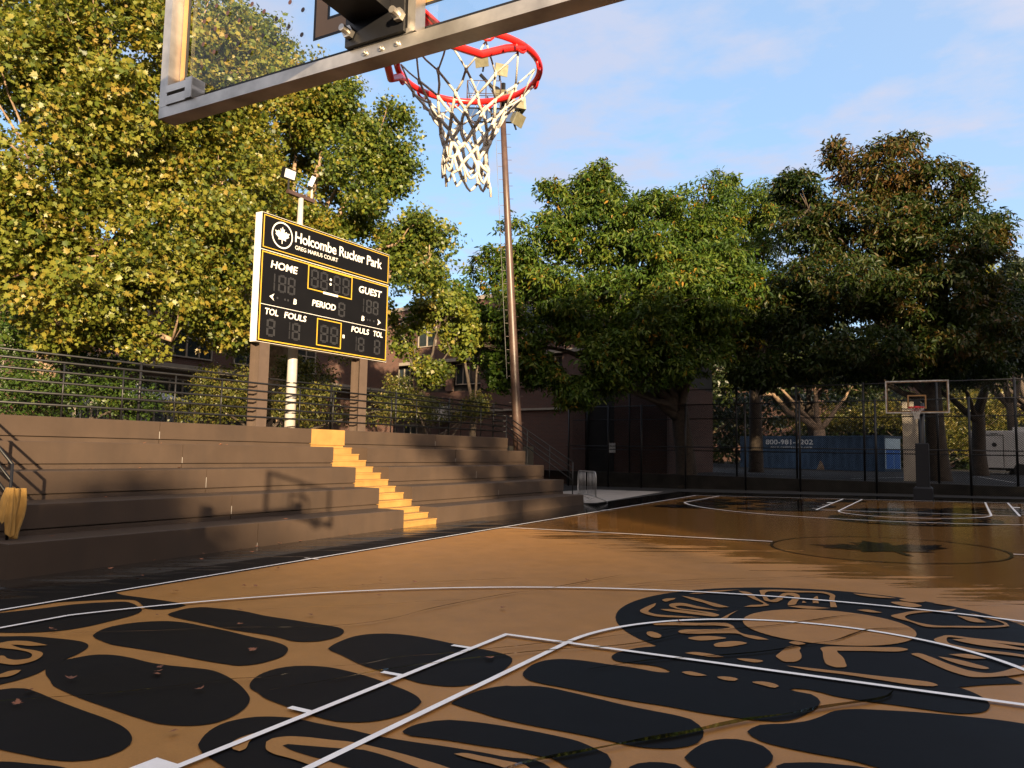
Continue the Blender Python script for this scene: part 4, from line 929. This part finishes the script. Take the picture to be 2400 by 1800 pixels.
def trees():
    A = LOBES
    tree('plane_tree', 'big plane tree with yellowing leaves filling the upper left above the bleachers', 'tree', (-19.0, 10.2, 1.9), A['A'], 135000, .122, 'maple', LM['plane'], MT['planebark'], 11, .42, clump=.48, per=30, gap=.06, hole=.62, tintbase=.52, tintvar=.32)
    tree('plane_tree', 'tall plane tree with gold and green leaves rising behind the scoreboard', 'tree', (-20.0, 18.5, 1.9), A['B'], 120000, .128, 'maple', LM['plane2'], MT['planebark'], 12, .45, clump=.55, per=32, gap=.05, hole=.6, tintbase=.55, tintvar=.28,
         lobetint=[.25, .15, 0, -.1, -.05, -.15, 0, -.05, -.1, -.2, -.2, -.15, .2, -.12, -.1, -.15, -.1, -.1, -.15])
    tree('young_tree', 'slender tree with bright yellow-green leaves in front of the brick windows', 'tree', (-17.6, 24.3, 1.9), A['C'], 9000, .15, 'maple', LM['plane2'], MT['bark'], 13, .14, clump=.45, gap=.1, tintbase=.62)
    tree('young_tree', 'dark leafy tree half hidden behind the leaning light pole', 'tree', (-16.9, 27.0, 1.0), A['C2'], 9000, .15, 'maple', LM['oak'], MT['bark'], 14, .16, clump=.45, gap=.1, tintbase=.45)
    tree('oak_tree', 'broad green oak with a low forked trunk behind the far corner of the court', 'tree', (-10.1, 35.3, .3), A['D'], 120000, .235, 'oak', LM['oak'], MT['bark'], 15, .46, fork=4.3, clump=.55, per=34, flatz=.5, droop=.45, gap=.05, hole=.8, tintbase=.56, tintvar=.25, limbs=16)
    tree('oak_tree', 'bronze-leaved oak standing behind the far basketball hoop', 'tree', (.35, 39.3, .7), A['E'], 110000, .235, 'oak', LM['redoak'], MT['bark'], 16, .42, fork=5.4, clump=.55, per=34, flatz=.5, droop=.45, gap=.10, hole=1.0, tintbase=.37, tintvar=.26, limbs=18,
         lobetint=[.3, .12, .1, -.05, .15, 0, 0, .05, .05, -.1, -.05, .1, 0, -.1, -.1, .2, .25, .05, -.1, -.2, -.25, -.2, -.2, -.1])
    tree('oak_tree', 'green tree seen between the two nearer oaks', 'tree', (-9.3, 46, .7), A['F'], 30000, .24, 'oak', LM['oak'], MT['bark'], 17, .38, clump=.65, droop=.4, gap=.2, tintbase=.6)
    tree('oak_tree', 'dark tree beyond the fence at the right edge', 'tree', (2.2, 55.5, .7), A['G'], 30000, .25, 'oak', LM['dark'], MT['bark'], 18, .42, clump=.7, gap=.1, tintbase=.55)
    for i, (k, x, y, lab) in enumerate((('H', -7.9, 62.5, 'background tree with two orange-lit trunks above the blue container'), ('I', -20, 72, 'distant dark tree beyond the left end of the blue container'))):
        tree('shade_tree', lab, 'tree', (x, y, .7), A[k], 18000, .30, 'leaf', LM['dark'], MT['planebark'], 20+i, .5, clump=1.0, gap=.15, tintbase=.6)
    tree('shade_tree', 'dark evergreen showing at the top left corner behind the plane tree', 'tree', (-27, 14, 1.9), A['Z'], 9000, .2, 'leaf', LM['dark'], MT['bark'], 23, .4, clump=.7, gap=.1)
    # lime green glow of a tree standing in the sun behind the bronze oak
    tree('shade_tree', 'sunlit lime green tree showing through gaps in the bronze oak', 'tree', (4.6, 66, .7), [(3.2, 66, 15.0, 2.6, 2.0), (-1.5, 67, 11.2, 2.5, 1.6), (5.8, 66, 12.5, 2.2, 2.4), (1.5, 66, 10, 3, 1.6), (7.0, 65, 15.5, 2.0, 1.8)], 12000, .26, 'leaf', LM['lime'], MT['bark'], 24, .35, clump=.8, gap=.1)
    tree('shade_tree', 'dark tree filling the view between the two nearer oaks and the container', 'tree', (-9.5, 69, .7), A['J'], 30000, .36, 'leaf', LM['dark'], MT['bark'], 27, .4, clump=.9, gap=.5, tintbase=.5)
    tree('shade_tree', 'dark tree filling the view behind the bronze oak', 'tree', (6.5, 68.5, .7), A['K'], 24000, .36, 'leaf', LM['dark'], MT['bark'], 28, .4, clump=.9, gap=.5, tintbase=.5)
    hg = 'shrubs behind the fences'
    def bush(lobes, n, size, lm, seed, label, base, name='shrub', **kw):
        me, C = crown_mesh('foliage', lobes, n, size, 'leaf', seed, **kw)
        r = thing(name, label, 'shrub', base, hg); off = WORLD[r.name]
        co = np.empty(len(me.vertices)*3); me.vertices.foreach_get('co', co); me.vertices.foreach_set('co', (co.reshape(-1, 3)-np.array(off)).ravel())
        me.materials.append(lm); o = link(bpy.data.objects.new('foliage', me)); o.parent = r; WORLD[o.name] = off
        m = M(); rg = random.Random(seed)
        for i in range(7):
            c = C[rg.randrange(len(C))]; m.tube([(base[0]+rg.uniform(-.6, .6), base[1]+rg.uniform(-.6, .6), base[2]-.1), ((base[0]+c[0])/2+.1, (base[1]+c[1])/2, (base[2]+c[2])/2), tuple(c)], [.05, .035, .012], 6)
        obj('stem', m, MT['bark'], r)
    bush(A['hed1'], 26000, .105, LM['ivy'], 31, 'dense green ivy-like shrub behind the railing at the left edge', (-18.6, 10.4, 1.9), clump=.4, gap=.3, tintbase=.5)
    bush(A['hed2'], 17000, .10, LM['shrub'], 32, 'yellow-green shrub behind the railing below the scoreboard', (-16.8, 15.5, 1.9), clump=.35, gap=.15, tintbase=.5)
    bush(A['hed3'], 7000, .10, LM['shrub'], 33, 'thin shrub behind the railing near the leaning light pole', (-16.3, 23, 1.9), clump=.35, gap=.05, tintbase=.45)
    bush(A['Y'], 24000, .22, LM['shrub'], 34, 'long yellowish hedge far beyond the container and trailer', (-1.5, 81, .7), clump=.8, gap=.3, tintbase=.62)
trees()
# ------------------------------------------------------------------ fences at the far end
def far_end():
    sl = -.097
    def FA(x, z, o=0.): return (x, 33.35+sl*x+o, z)
    gx = (1/math.sqrt(1+sl*sl), sl/math.sqrt(1+sl*sl))
    cm = chainmat('chain_link_wire', gx, .06, .13)
    # parapet
    m = M()
    def B(x, y, z): return (x, y+33.75+sl*x, z)
    m.bev(-16.5, 26, 0, .3, -.25, .72, .02, B); w = obj('parapet_wall', m, MT['wall']); tag(w, 'low dark concrete wall between the court fence and the raised playground', 'wall')
    m = M(); m.v += [B(x, .3, .70) for x in (-16.5, 60)]+[(60, 160, .70), (-60, 160, .70), (-60, 36.5, .70)]; m.f.append((0, 1, 2, 3, 4)); structure('playground', m, MT['asphalt'])
    m = M()
    for a, b in (((-3.2, 38.0), (-.6, 47)), ((3.2, 40.0), (2.0, 52)), ((-12, 44), (-5.5, 41.3)), ((3.2, 40), (9, 39.4))):
        A_, B_ = strip_pts([a, b], .06); m.add([(p.x, p.y, .706) for p in (A_[0], A_[1], B_[1], B_[0])], [(3, 2, 1, 0)])
    structure('playground_lines', m, MT['white'])
    for nm, lab, off, zb, zt, posts, rails in (
        ('chain_link_fence', 'front black chain link fence behind the far hoop, its posts standing on the court', 0., None, 4.0, [-16.2, -13.9, -12.1, -9.85, -7.05, -4.715, -1.76, 1.484, 4.4, 7.3, 10.2, 13.1], (2.02, 3.98)),
        ('chain_link_fence', 'rear taller black chain link fence on top of the low wall beyond the far hoop', .62, .72, 4.75, [-15.4, -13.0, -10.4, -7.6, -4.95, -2.25, .42, 2.98, 5.5, 8.1, 10.7], (1.86, 3.35, 4.73))):
        root = thing(nm, lab, 'fence', FA(-2, zb if zb else .2, off))
        m = M(); m.add([FA(-16.3, (zb or .15)+.03, off+.03), FA(14, (zb or .3)+.03, off+.03), FA(14, zt, off+.03), FA(-16.3, zt, off+.03)], [(0, 1, 2, 3)]); obj('wire_mesh', m, cm, root)
        for x in posts:
            m = M(); m.tube([FA(x, zb if zb else gz(x, 33.4)-.05, off), FA(x, zt+.05, off)], .045, 8); obj('post', m, MT['blackmetal'], root, True)
        for z in rails:
            m = M(); m.tube([FA(-16.3, z, off), FA(14, z, off)], .026, 6); obj('rail', m, MT['blackmetal'], root, True)
    # chain link fence behind the railing
    c2 = chainmat('park_fence_wire', (KB, 1.), .055, .08)
    root = thing('chain_link_fence', 'black chain link fence standing just behind the bleacher railing', 'fence', sh(-14.6, 14, 2.14))
    m = M(); m.add([sh(-14.6, 3.5, 2.14), sh(-14.6, 25.5, 2.14), sh(-14.6, 25.5, 3.42), sh(-14.6, 3.5, 3.42)], [(0, 1, 2, 3)]); obj('wire_mesh', m, c2, root)
    for y in (4.0, 6.95, 9.85, 12.75, 15.6, 18.4, 21.2, 24.0):
        m = M(); m.tube([sh(-14.55, y, 2.1), sh(-14.55, y, 3.46)], .034, 8); obj('post', m, MT['blackmetal'], root, True)
    m = M(); m.tube([sh(-14.55, 3.5, 3.43), sh(-14.55, 25.5, 3.43)], .024, 6); obj('rail', m, MT['blackmetal'], root, True)
    # cream pillar, container, trailer
    root = thing('pillar', 'square cream stucco pillar catching the sun behind the far hoop', 'pillar', (-.55, 37.4, .7))
    m = M(); m.bev(-.99, -.22, 37.0, 37.8, .6, 4.12, .02); obj('shaft', m, MT['stucco'], root)
    m = M(); m.bev(-.97, -.24, 37.02, 37.78, 4.121, 4.15, .01); obj('cap', m, MT['stucco'], root)
    a, b = Vector((-14.75, 64.8, 0)), Vector((-3.55, 60.2, 0)); u = (b-a).normalized(); n = Vector((-u.y, u.x, 0)); ln = (b-a).length
    def Cn(s, d, z): return tuple(a+u*s+n*d+Vector((0, 0, z)))
    root = thing('shipping_container', 'long dark blue corrugated storage container beyond the fence with a white phone number', 'container', tuple((a+b)/2+Vector((0, 0, .7))))
    m = M(); npt = 78; pr_ = []
    for i in range(npt+1):
        s = ln*i/npt; pr_.append((s, -.03 if i % 4 in (0, 1) else .0))
    for i in range(npt): m.quad(Cn(pr_[i][0], pr_[i][1], .85), Cn(pr_[i+1][0], pr_[i+1][1], .85), Cn(pr_[i+1][0], pr_[i+1][1], 3.15), Cn(pr_[i][0], pr_[i][1], 3.15))
    m.box(0, ln, .01, 2.44, .84, 3.16, Cn); obj('corrugated_body', m, MT['bluebox'], root)
    m = M()
    for z0, z1 in ((.72, .85), (3.151, 3.30)): m.box(-.06, ln+.06, -.06, 2.5, z0, z1, Cn)
    for s in (-.06, ln-.04): m.box(s, s+.1, -.065, .02, .851, 3.15, Cn)
    obj('frame_rail', m, MT['bluebox'], root)
    m = M(); put_text(m, '800-981-7202', (2.4, 6.6, 2.62, 3.02), lambda s, z: Cn(s, -.036, z), bold=.02); put_text(m, 'www.mobilespace.com', (2.8, 6.5, 2.32, 2.50), lambda s, z: Cn(s, -.036, z)); m.box(1.95, 2.03, -.036, -.034, 2.3, 3.05, Cn)
    obj('phone_lettering', m, MT['letter'], root)
    m = M(); m.box(ln+.001, ln+.05, .1, 2.3, .9, 3.1, Cn)
    d = obj('end_door', m, mat('light_blue_panel', (.36, .50, .62), .4), root)
    m = M(); m.box(ln+.051, ln+.07, .2, 1.25, .92, 2.3, Cn); m.box(ln+.051, ln+.07, 1.35, 2.2, .92, 2.3, Cn); obj('door_panel', m, mat('royal_blue_panel', (.03, .12, .42), .4), d)
    root = thing('trailer', 'white restroom trailer with two narrow vented doors parked beyond the fence', 'trailer', (4.6, 62.5, .7))
    def Tr(x, y, z): return (1.75+x, 62.2+y+.25*x*.0, z)
    m = M(); m.bev(0, 9, 0, 2.4, 1.15, 3.72, .04, Tr); obj('body', m, MT['trailer'], root)
    for x in (.95, 5.35):
        m = M(); m.box(x, x+1.0, -.03, -.002, 1.2, 3.35, Tr); d = obj('door', m, MT['trailer'], root)
        m = M()
        for p in ((x-.05, x-.01, 1.2, 3.4), (x+1.01, x+1.05, 1.2, 3.4), (x-.05, x+1.05, 3.401, 3.44)): m.box(p[0], p[1], -.035, -.001, p[2], p[3], Tr)
        m.tube([Tr(x+.5, -.031, 2.75), Tr(x+.5, -.05, 2.75)], .15, 14); m.box(x+.3, x+.7, -.04, -.031, 3.5, 3.54, Tr); m.box(x-.1, x+.02, -.1, -.036, 1.9, 1.96, Tr); m.tube([Tr(x-.15, -.5, 1.9), Tr(x-.15, -.06, 1.95)], .03, 6); m.tube([Tr(x-.15, -.5, 1.9), Tr(x-.15, -.5, .75)], .03, 6)
        obj('door_trim', m, MT['dark'], d)
        m = M(); m.box(x-.1, x+1.1, -.6, -.05, .95, 1.02, Tr); m.box(x, x+1.0, -.9, -.6, .78, .84, Tr); obj('door_step', m, MT['galv'], root)
    m = M(); m.box(2.6, 3.4, .6, 1.4, 3.721, 4.0, Tr); obj('roof_vent', m, MT['trailer'], root)
    for x in (2.9, 3.9):
        m = M(); m.tube([Tr(x, -.02, 1.08), Tr(x, .3, 1.08)], .38, 20); obj('wheel', m, MT['tyre'], root)
    m = M(); m.box(.2, 8.8, .1, 2.3, .95, 1.149, Tr); obj('chassis', m, MT['dark'], root)
    # steel crowd barrier
    a, b = Vector((-9.27, 22.95, 0)), Vector((-10.72, 24.6, 0)); u = (b-a).normalized(); n = Vector((-u.y, u.x, 0)); ln = (b-a).length; g = lambda p: gz(p.x, p.y)+.01
    root = thing('crowd_barrier', 'grey steel crowd control barrier standing at the far end of the bleachers', 'barrier', tuple(a.lerp(b, .5)+Vector((0, 0, 0))))
    def Q(s, z, d=0.): p = a+u*s+n*d; return (p.x, p.y, g(p)+z)
    m = M(); r = .2; pts = [Q(0, .22), Q(0, 1.02-r)]+[Q(r-r*math.cos(t), 1.02-r+r*math.sin(t)) for t in np.linspace(.3, 1.57, 5)]+[Q(ln-r+r*math.sin(t), 1.02-r+r*math.cos(t)) for t in np.linspace(0, 1.3, 5)]+[Q(ln, 1.02-r), Q(ln, .22), Q(0, .22)]
    m.tube(pts, .021, 8); obj('frame', m, MT['galv'], root, True)
    for i in range(1, 14):
        if i == 7: continue
        s = ln*i/14; m = M(); m.tube([Q(s, .22), Q(s, 1.02)], .010, 6); obj('bar', m, MT['galv'], root, True)
    for s in (.03, ln-.03):
        m = M(); m.tube([Q(s, .01, -.42), Q(s, .06, -.36), Q(s, .20, -.02), Q(s, .34, 0), Q(s, .20, .02), Q(s, .06, .36), Q(s, .01, .42)], .019, 8); obj('foot', m, MT['galv'], root, True)
far_end()
# ------------------------------------------------------------------ brick school, terrace, unseen blocks and trees that shade the court
def window(root, m_fn, a0, a1, z0, z1, cols=2):
    m = M(); m.box(a0, a1, -.02, .05, z0, z1, m_fn); f = None
    g = obj('window', m, MT['wetglass'], root)
    m = M(); w = .06
    for p in ((a0-w, a0, z0-w, z1+w), (a1, a1+w, z0-w, z1+w), (a0, a1, z1, z1+w), (a0, a1, z0-w, z0)): m.box(p[0], p[1], -.09, .02, p[2], p[3], m_fn)
    for k in range(1, cols): a = a0+(a1-a0)*k/cols; m.box(a-.035, a+.035, -.085, -.021, z0, z1, m_fn)
    m.box(a0, a1, -.075, -.021, (z0+z1)/2-.03, (z0+z1)/2+.03, m_fn) if cols < 4 else None
    obj('window_frame', m, MT['stone'], g)
def buildings():
    m = M(); m.v += [sh(-14.9, -6, 1.88), sh(-14.9, 27.5, 1.88), (-32, 37, 1.88), (-40, 37, 1.88), (-40, -6, 1.88)]; m.f.append((0, 1, 2, 3, 4)); m.box(-14.95, -14.75, -6, 27.4, -.3, 1.879, sh)
    structure('terrain', m, MT['soil'])
    root = thing('school_building', 'red brick school wing with dark ground floor windows behind the left trees and far corner', 'building', (-20, 40, 0))
    def X(a, d, z): return (a, 37.0+.155*(-20-a)*-0+d+(-.155)*(a+20), z)
    m = M(); m.box(-36, -11.2, 0, 8, 7.30, 10.75, X)
    m.box(-36, -11.2, .25, 8, -.2, 5.3, X)
    for a in (-35, -32.1, -29.2, -26.3, -23.4, -20.5, -17.5, -15.0, -13.0, -11.75): m.box(a, a+.55, .02, .26, 5.301, 7.1, X)
    m.box(-17.2, -15.95, -.0, .2, -.2, 7.15, X); m.box(-13.05, -11.2, 0, .2, -.2, 7.15, X)
    obj('wall', m, MT['brickx'], root)
    m = M(); m.box(-36, -11.2, .5, 7.9, 5.305, 7.1, X); m.box(-15.95, -14.3, .24, .5, -.2, 7.1, X); obj('recess', m, MT['dark'], root)
    m = M(); m.box(-36.1, -11.15, -.18, .3, 7.101, 7.299, X); m.box(-36.1, -11.1, -.12, 8.1, 10.751, 11.0, X); m.box(-36, -17.3, .1, .26, 4.0, 4.12, X); obj('ledge', m, MT['stone'], root)
    for a in (-34.5, -31.6, -28.7, -25.9, -23.0, -20.1, -17.2, -14.3): window(root, X, a, a+1.5, 8.25, 10.0, 2)
    for a in (-34.3, -31.4, -28.5, -25.6, -22.7, -19.8): window(root, lambda q, d, z: X(q, d+.38, z), a, a+2.2, 5.75, 6.95, 4)
    for a in (-33, -30): window(root, lambda q, d, z: X(q, d+.24 if a < -13 else d, z), a, a+1.1, 1.6, 3.2, 2)
    m = M(); m.bev(-27.0, -25.9, -.55, .25, 3.5, 4.35, .04, X); m.tube([X(-26.5, -.551, 3.92), X(-26.5, -.57, 3.92)], .3, 16); ac = obj('cooling_unit', m, MT['trailer'], root)
    m = M(); m.box(-14.6, -14.2, .18, .235, 1.7, 2.2, X); obj('wall_notice', m, MT['letter'], root)
    root = thing('brick_building', 'long brick building with a pale stone ledge glimpsed between shrubs at the left', 'building', (-30, 12, 1.9))
    def Y(a, d, z): return (-28.0-d, a, z)
    m = M(); m.box(-8, 35.5, 0, 8, 5.15, 9.6, Y); m.box(-8, 35.5, .3, 8, 1.7, 4.9, Y); obj('wall', m, MT['bricky'], root)
    m = M(); m.box(-8, 35.5, -.25, .3, 4.901, 5.149, Y); m.box(-8, 35.5, -.1, 8, 9.601, 9.8, Y); obj('ledge', m, MT['stone'], root)
    for a in (10.6, 13.8, 17.0, 20.2, 23.4, 26.6): window(root, Y, a, a+1.9, 5.55, 7.2, 3)
    for a in (11, 15, 19, 23): window(root, lambda q, d, z: Y(q, d+.3, z), a, a+2.6, 2.6, 4.5, 4)
    for i, (x, y, z) in enumerate(((-23.5, 13.9, 3.35), (-24.2, 16.2, 3.25))):
        root = thing('canopy', ('white', 'pale grey')[i]+' peaked canopy behind the shrubs, '+('nearer the left edge', 'nearer the scoreboard')[i], 'canopy', (x, y, 1.9))
        m = M(); m.add([(x-1.3, y-1.3, z), (x+1.3, y-1.3, z), (x+1.3, y+1.3, z), (x-1.3, y+1.3, z), (x, y, z+.55)], [(0, 1, 4), (1, 2, 4), (2, 3, 4), (3, 0, 4), (3, 2, 1, 0)]); obj('roof', m, MT['trailer'], root)
        for sx in (-1.25, 1.25):
            for sy in (-1.25, 1.25): m = M(); m.tube([(x+sx, y+sy, 1.88), (x+sx, y+sy, z)], .03, 6); obj('pole', m, MT['galv'], root)
    # unseen blocks added to shade court and bleachers, and street trees behind the camera
    s = Vector((10.28, -9.67, 0)).normalized(); pv = Vector((-s.y, s.x, 0))
    if pv.y < 0: pv = -pv
    def bl(w0, w1, a0, a1, h, name, label):
        r = thing(name, label, 'building', tuple(pv*((w0+w1)/2)+s*((a0+a1)/2)))
        T = lambda w, a, z: tuple(pv*w+s*a+Vector((0, 0, z)))
        m = M(); m.box(w0, w1, a0, a1, -1, h, T); obj('wall', m, MT['tower'], r)
        m = M(); m.box(w0-.2, w1+.2, a0-.2, a1+.2, h+.001, h+.3, T); obj('roof', m, MT['stone'], r)
        m = M()
        k = w0+1.5
        while k < w1-2:
            z = 1.2
            while z < h-2: m.box(k, k+1.4, a0-.03, a0-.002, z, z+1.6, T); z += 3.1
            k += 3.2
        obj('window', m, MT['wetglass'], r)
    for q in SHADE: bl(*q)
    for i, (w, a, z, rr) in enumerate(SHADETREES):
        c = pv*w+s*a; rg = random.Random(50+i)
        lobes = [(c.x+rg.uniform(-1, 1)*rr, c.y+rg.uniform(-1, 1)*rr, z+rg.uniform(-.7, .9)*rr, rr*.75, rr*.7) for _ in range(6)]
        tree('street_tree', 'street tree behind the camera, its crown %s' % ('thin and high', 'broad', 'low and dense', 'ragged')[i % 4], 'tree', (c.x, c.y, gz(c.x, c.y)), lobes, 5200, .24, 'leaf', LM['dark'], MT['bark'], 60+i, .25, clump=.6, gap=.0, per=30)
    for i, (x, y, h) in enumerate(ADDED_SIDETREES):  # unseen row, added to hold back sky light from the right
        rg = random.Random(80+i)
        lobes = [(x+rg.uniform(-2.2, 2.2), y+rg.uniform(-2.2, 2.2), h-2.2-k*1.25, 2.6, 2.2) for k in range(6)]
        tree('added_side_tree', 'unseen leafy tree in a row added on the right to dim the sky light', 'tree', (x, y, gz(x, y)), lobes, 3600, .5, 'leaf', LM['dark'], MT['bark'], 80+i, .3, group='unseen trees added along the right side', clump=1.1, gap=.6, per=30, limbs=5)
    root = thing('apartment_building', 'far brick apartment block behind the dark tree belt beyond the playground', 'building', (-20, 122, .7))
    m = M(); m.box(-70, 30, 120, 132, .5, 15.5); obj('wall', m, MT['brickx'], root)
    m = M(); m.box(-70.3, 30.3, 119.7, 132.3, 15.501, 16); obj('roof', m, MT['stone'], root)
    for k in range(24):
        for z in (2.5, 6, 9.5, 12.8): m = M(); m.box(-68+k*4.05, -66+k*4.05, 119.9, 119.99, z, z+1.8); obj('window', m, MT['wetglass'], root)
    # far-off wood behind the playground
    rg = random.Random(6)
    lobes = [(x+rg.uniform(-1, 1), 92+rg.uniform(-4, 6)+.0*x, .7+(rg.uniform(.3, 3.2) if i % 2 else rg.uniform(3, 9.5)), 3.6, 3.0) for i, x in enumerate(np.linspace(-64, 36, 84))]
    me, C = crown_mesh('woodland', lobes, 90000, .5, 'leaf', 44, per=34, clump=1.5, gap=1.2, tintbase=.42)
    me.materials.append(LM['dark']); o = link(bpy.data.objects.new('woodland', me)); tag(o, 'far dark belt of trees closing the view beyond the playground', 'woodland', None, 'stuff')  # leaf colour kept very dark in place of shade falling here
buildings()
# ------------------------------------------------------------------ fallen leaves
def leaves():
    protos = []
    rg = random.Random(9)
    for k in range(4):
        m = M(); o = [(x*.95, y) for x, y in maple()]
        cr = .35+.25*k
        base = [(x*.045, y*.045, .003+.012*cr*(abs(x)**1.6)+.006*cr*(y*y)*(1 if k % 2 else .4)) for x, y in o]
        c = (0, 0, .004); m.add([c]+base, [(0, i+1, (i+1) % len(base)+1) for i in range(len(base))])
        protos.append(m)
    places = [('small dry brown leaf fallen on the painted court', 'fallen leaves on the court', p, None) for p in
      [(-6.17,3.81),(-6.25,3.83),(-4.21,2.53),(-4.46,3.01),(-4.03,3.4),(-4.08,3.44),(-4.18,3.53),(-3.42,3.32),(-2.87,2.71),(-3.96,4.25),(-5.39,5.3),(-6.55,6.31),(-6.43,6.41),(-5.29,7.08),(-4.64,6.64),(-3.01,8.77),(-5.47,7.64),(-4.85,7.57),(-6.98,5.67),(-5.92,4.72),(-4.57,5.48),(-4.84,4.83),(-4.43,2.72),(-7.29,7.56),(-5.3,7.43),(-4.91,6.73),(-3.03,6.75),(-1.2,7.0),(-2.1,5.0)]]
    places += [('small dry brown leaf lying on the dark strip beside the bleachers', 'fallen leaves beside the bleachers', p, None) for p in
      [(-8.21,5.97),(-8.66,6.63),(-8.38,6.19),(-9.4,6.36),(-9.1,7.66),(-9.12,8.64),(-9.6,9.7),(-9.55,8.78),(-9.5,10.85),(-9.55,11.52),(-9.46,12.69),(-9.35,12.15),(-9.62,7.2),(-9.6,8.1),(-9.6,9.2),(-9.6,10.2)]]
    places += [('small dry leaf lying on a bleacher seat row', 'fallen leaves on the seat rows', p[:2], p[2]) for p in
      [(-10.55,6.96,0),(-10.5,8.37,0),(-10.45,11.58,0),(-9.96,10.15,0),(-10.3,6.0,0),(-11.3,7.39,1),(-10.8,12.59,1),(-11.2,9.0,1),(-12.1,8.48,2),(-12.1,7.57,2),(-12.0,7.28,2),(-12.15,9.37,2),(-12.15,9.65,2),(-12.3,8.0,3),(-12.3,8.7,3),(-12.35,9.9,3),(-12.3,10.6,3),(-12.4,9.1,3),(-12.9,10.9,3),(-11.0,19.2,1),(-10.2,21.5,0)]]
    first = {}
    for i, (lab, grp, p, tier) in enumerate(places):
        x, y = p; z = gz(x, y)+.026 if tier is None else TZ[tier]+.002
        k = i % 4
        if k not in first:
            o = obj('fallen_leaf', protos[k], MT['deadleaf']); first[k] = o
        else: o = first[k].copy(); COL.objects.link(o)
        s = rg.uniform(.7, 1.25)
        o.location = (x, y, z); o.rotation_euler = (rg.uniform(-.25, .25), rg.uniform(-.25, .25), rg.uniform(0, 6.28)); o.scale = (s, s, s*1.3)
        tag(o, lab, 'leaf', grp)
leaves()
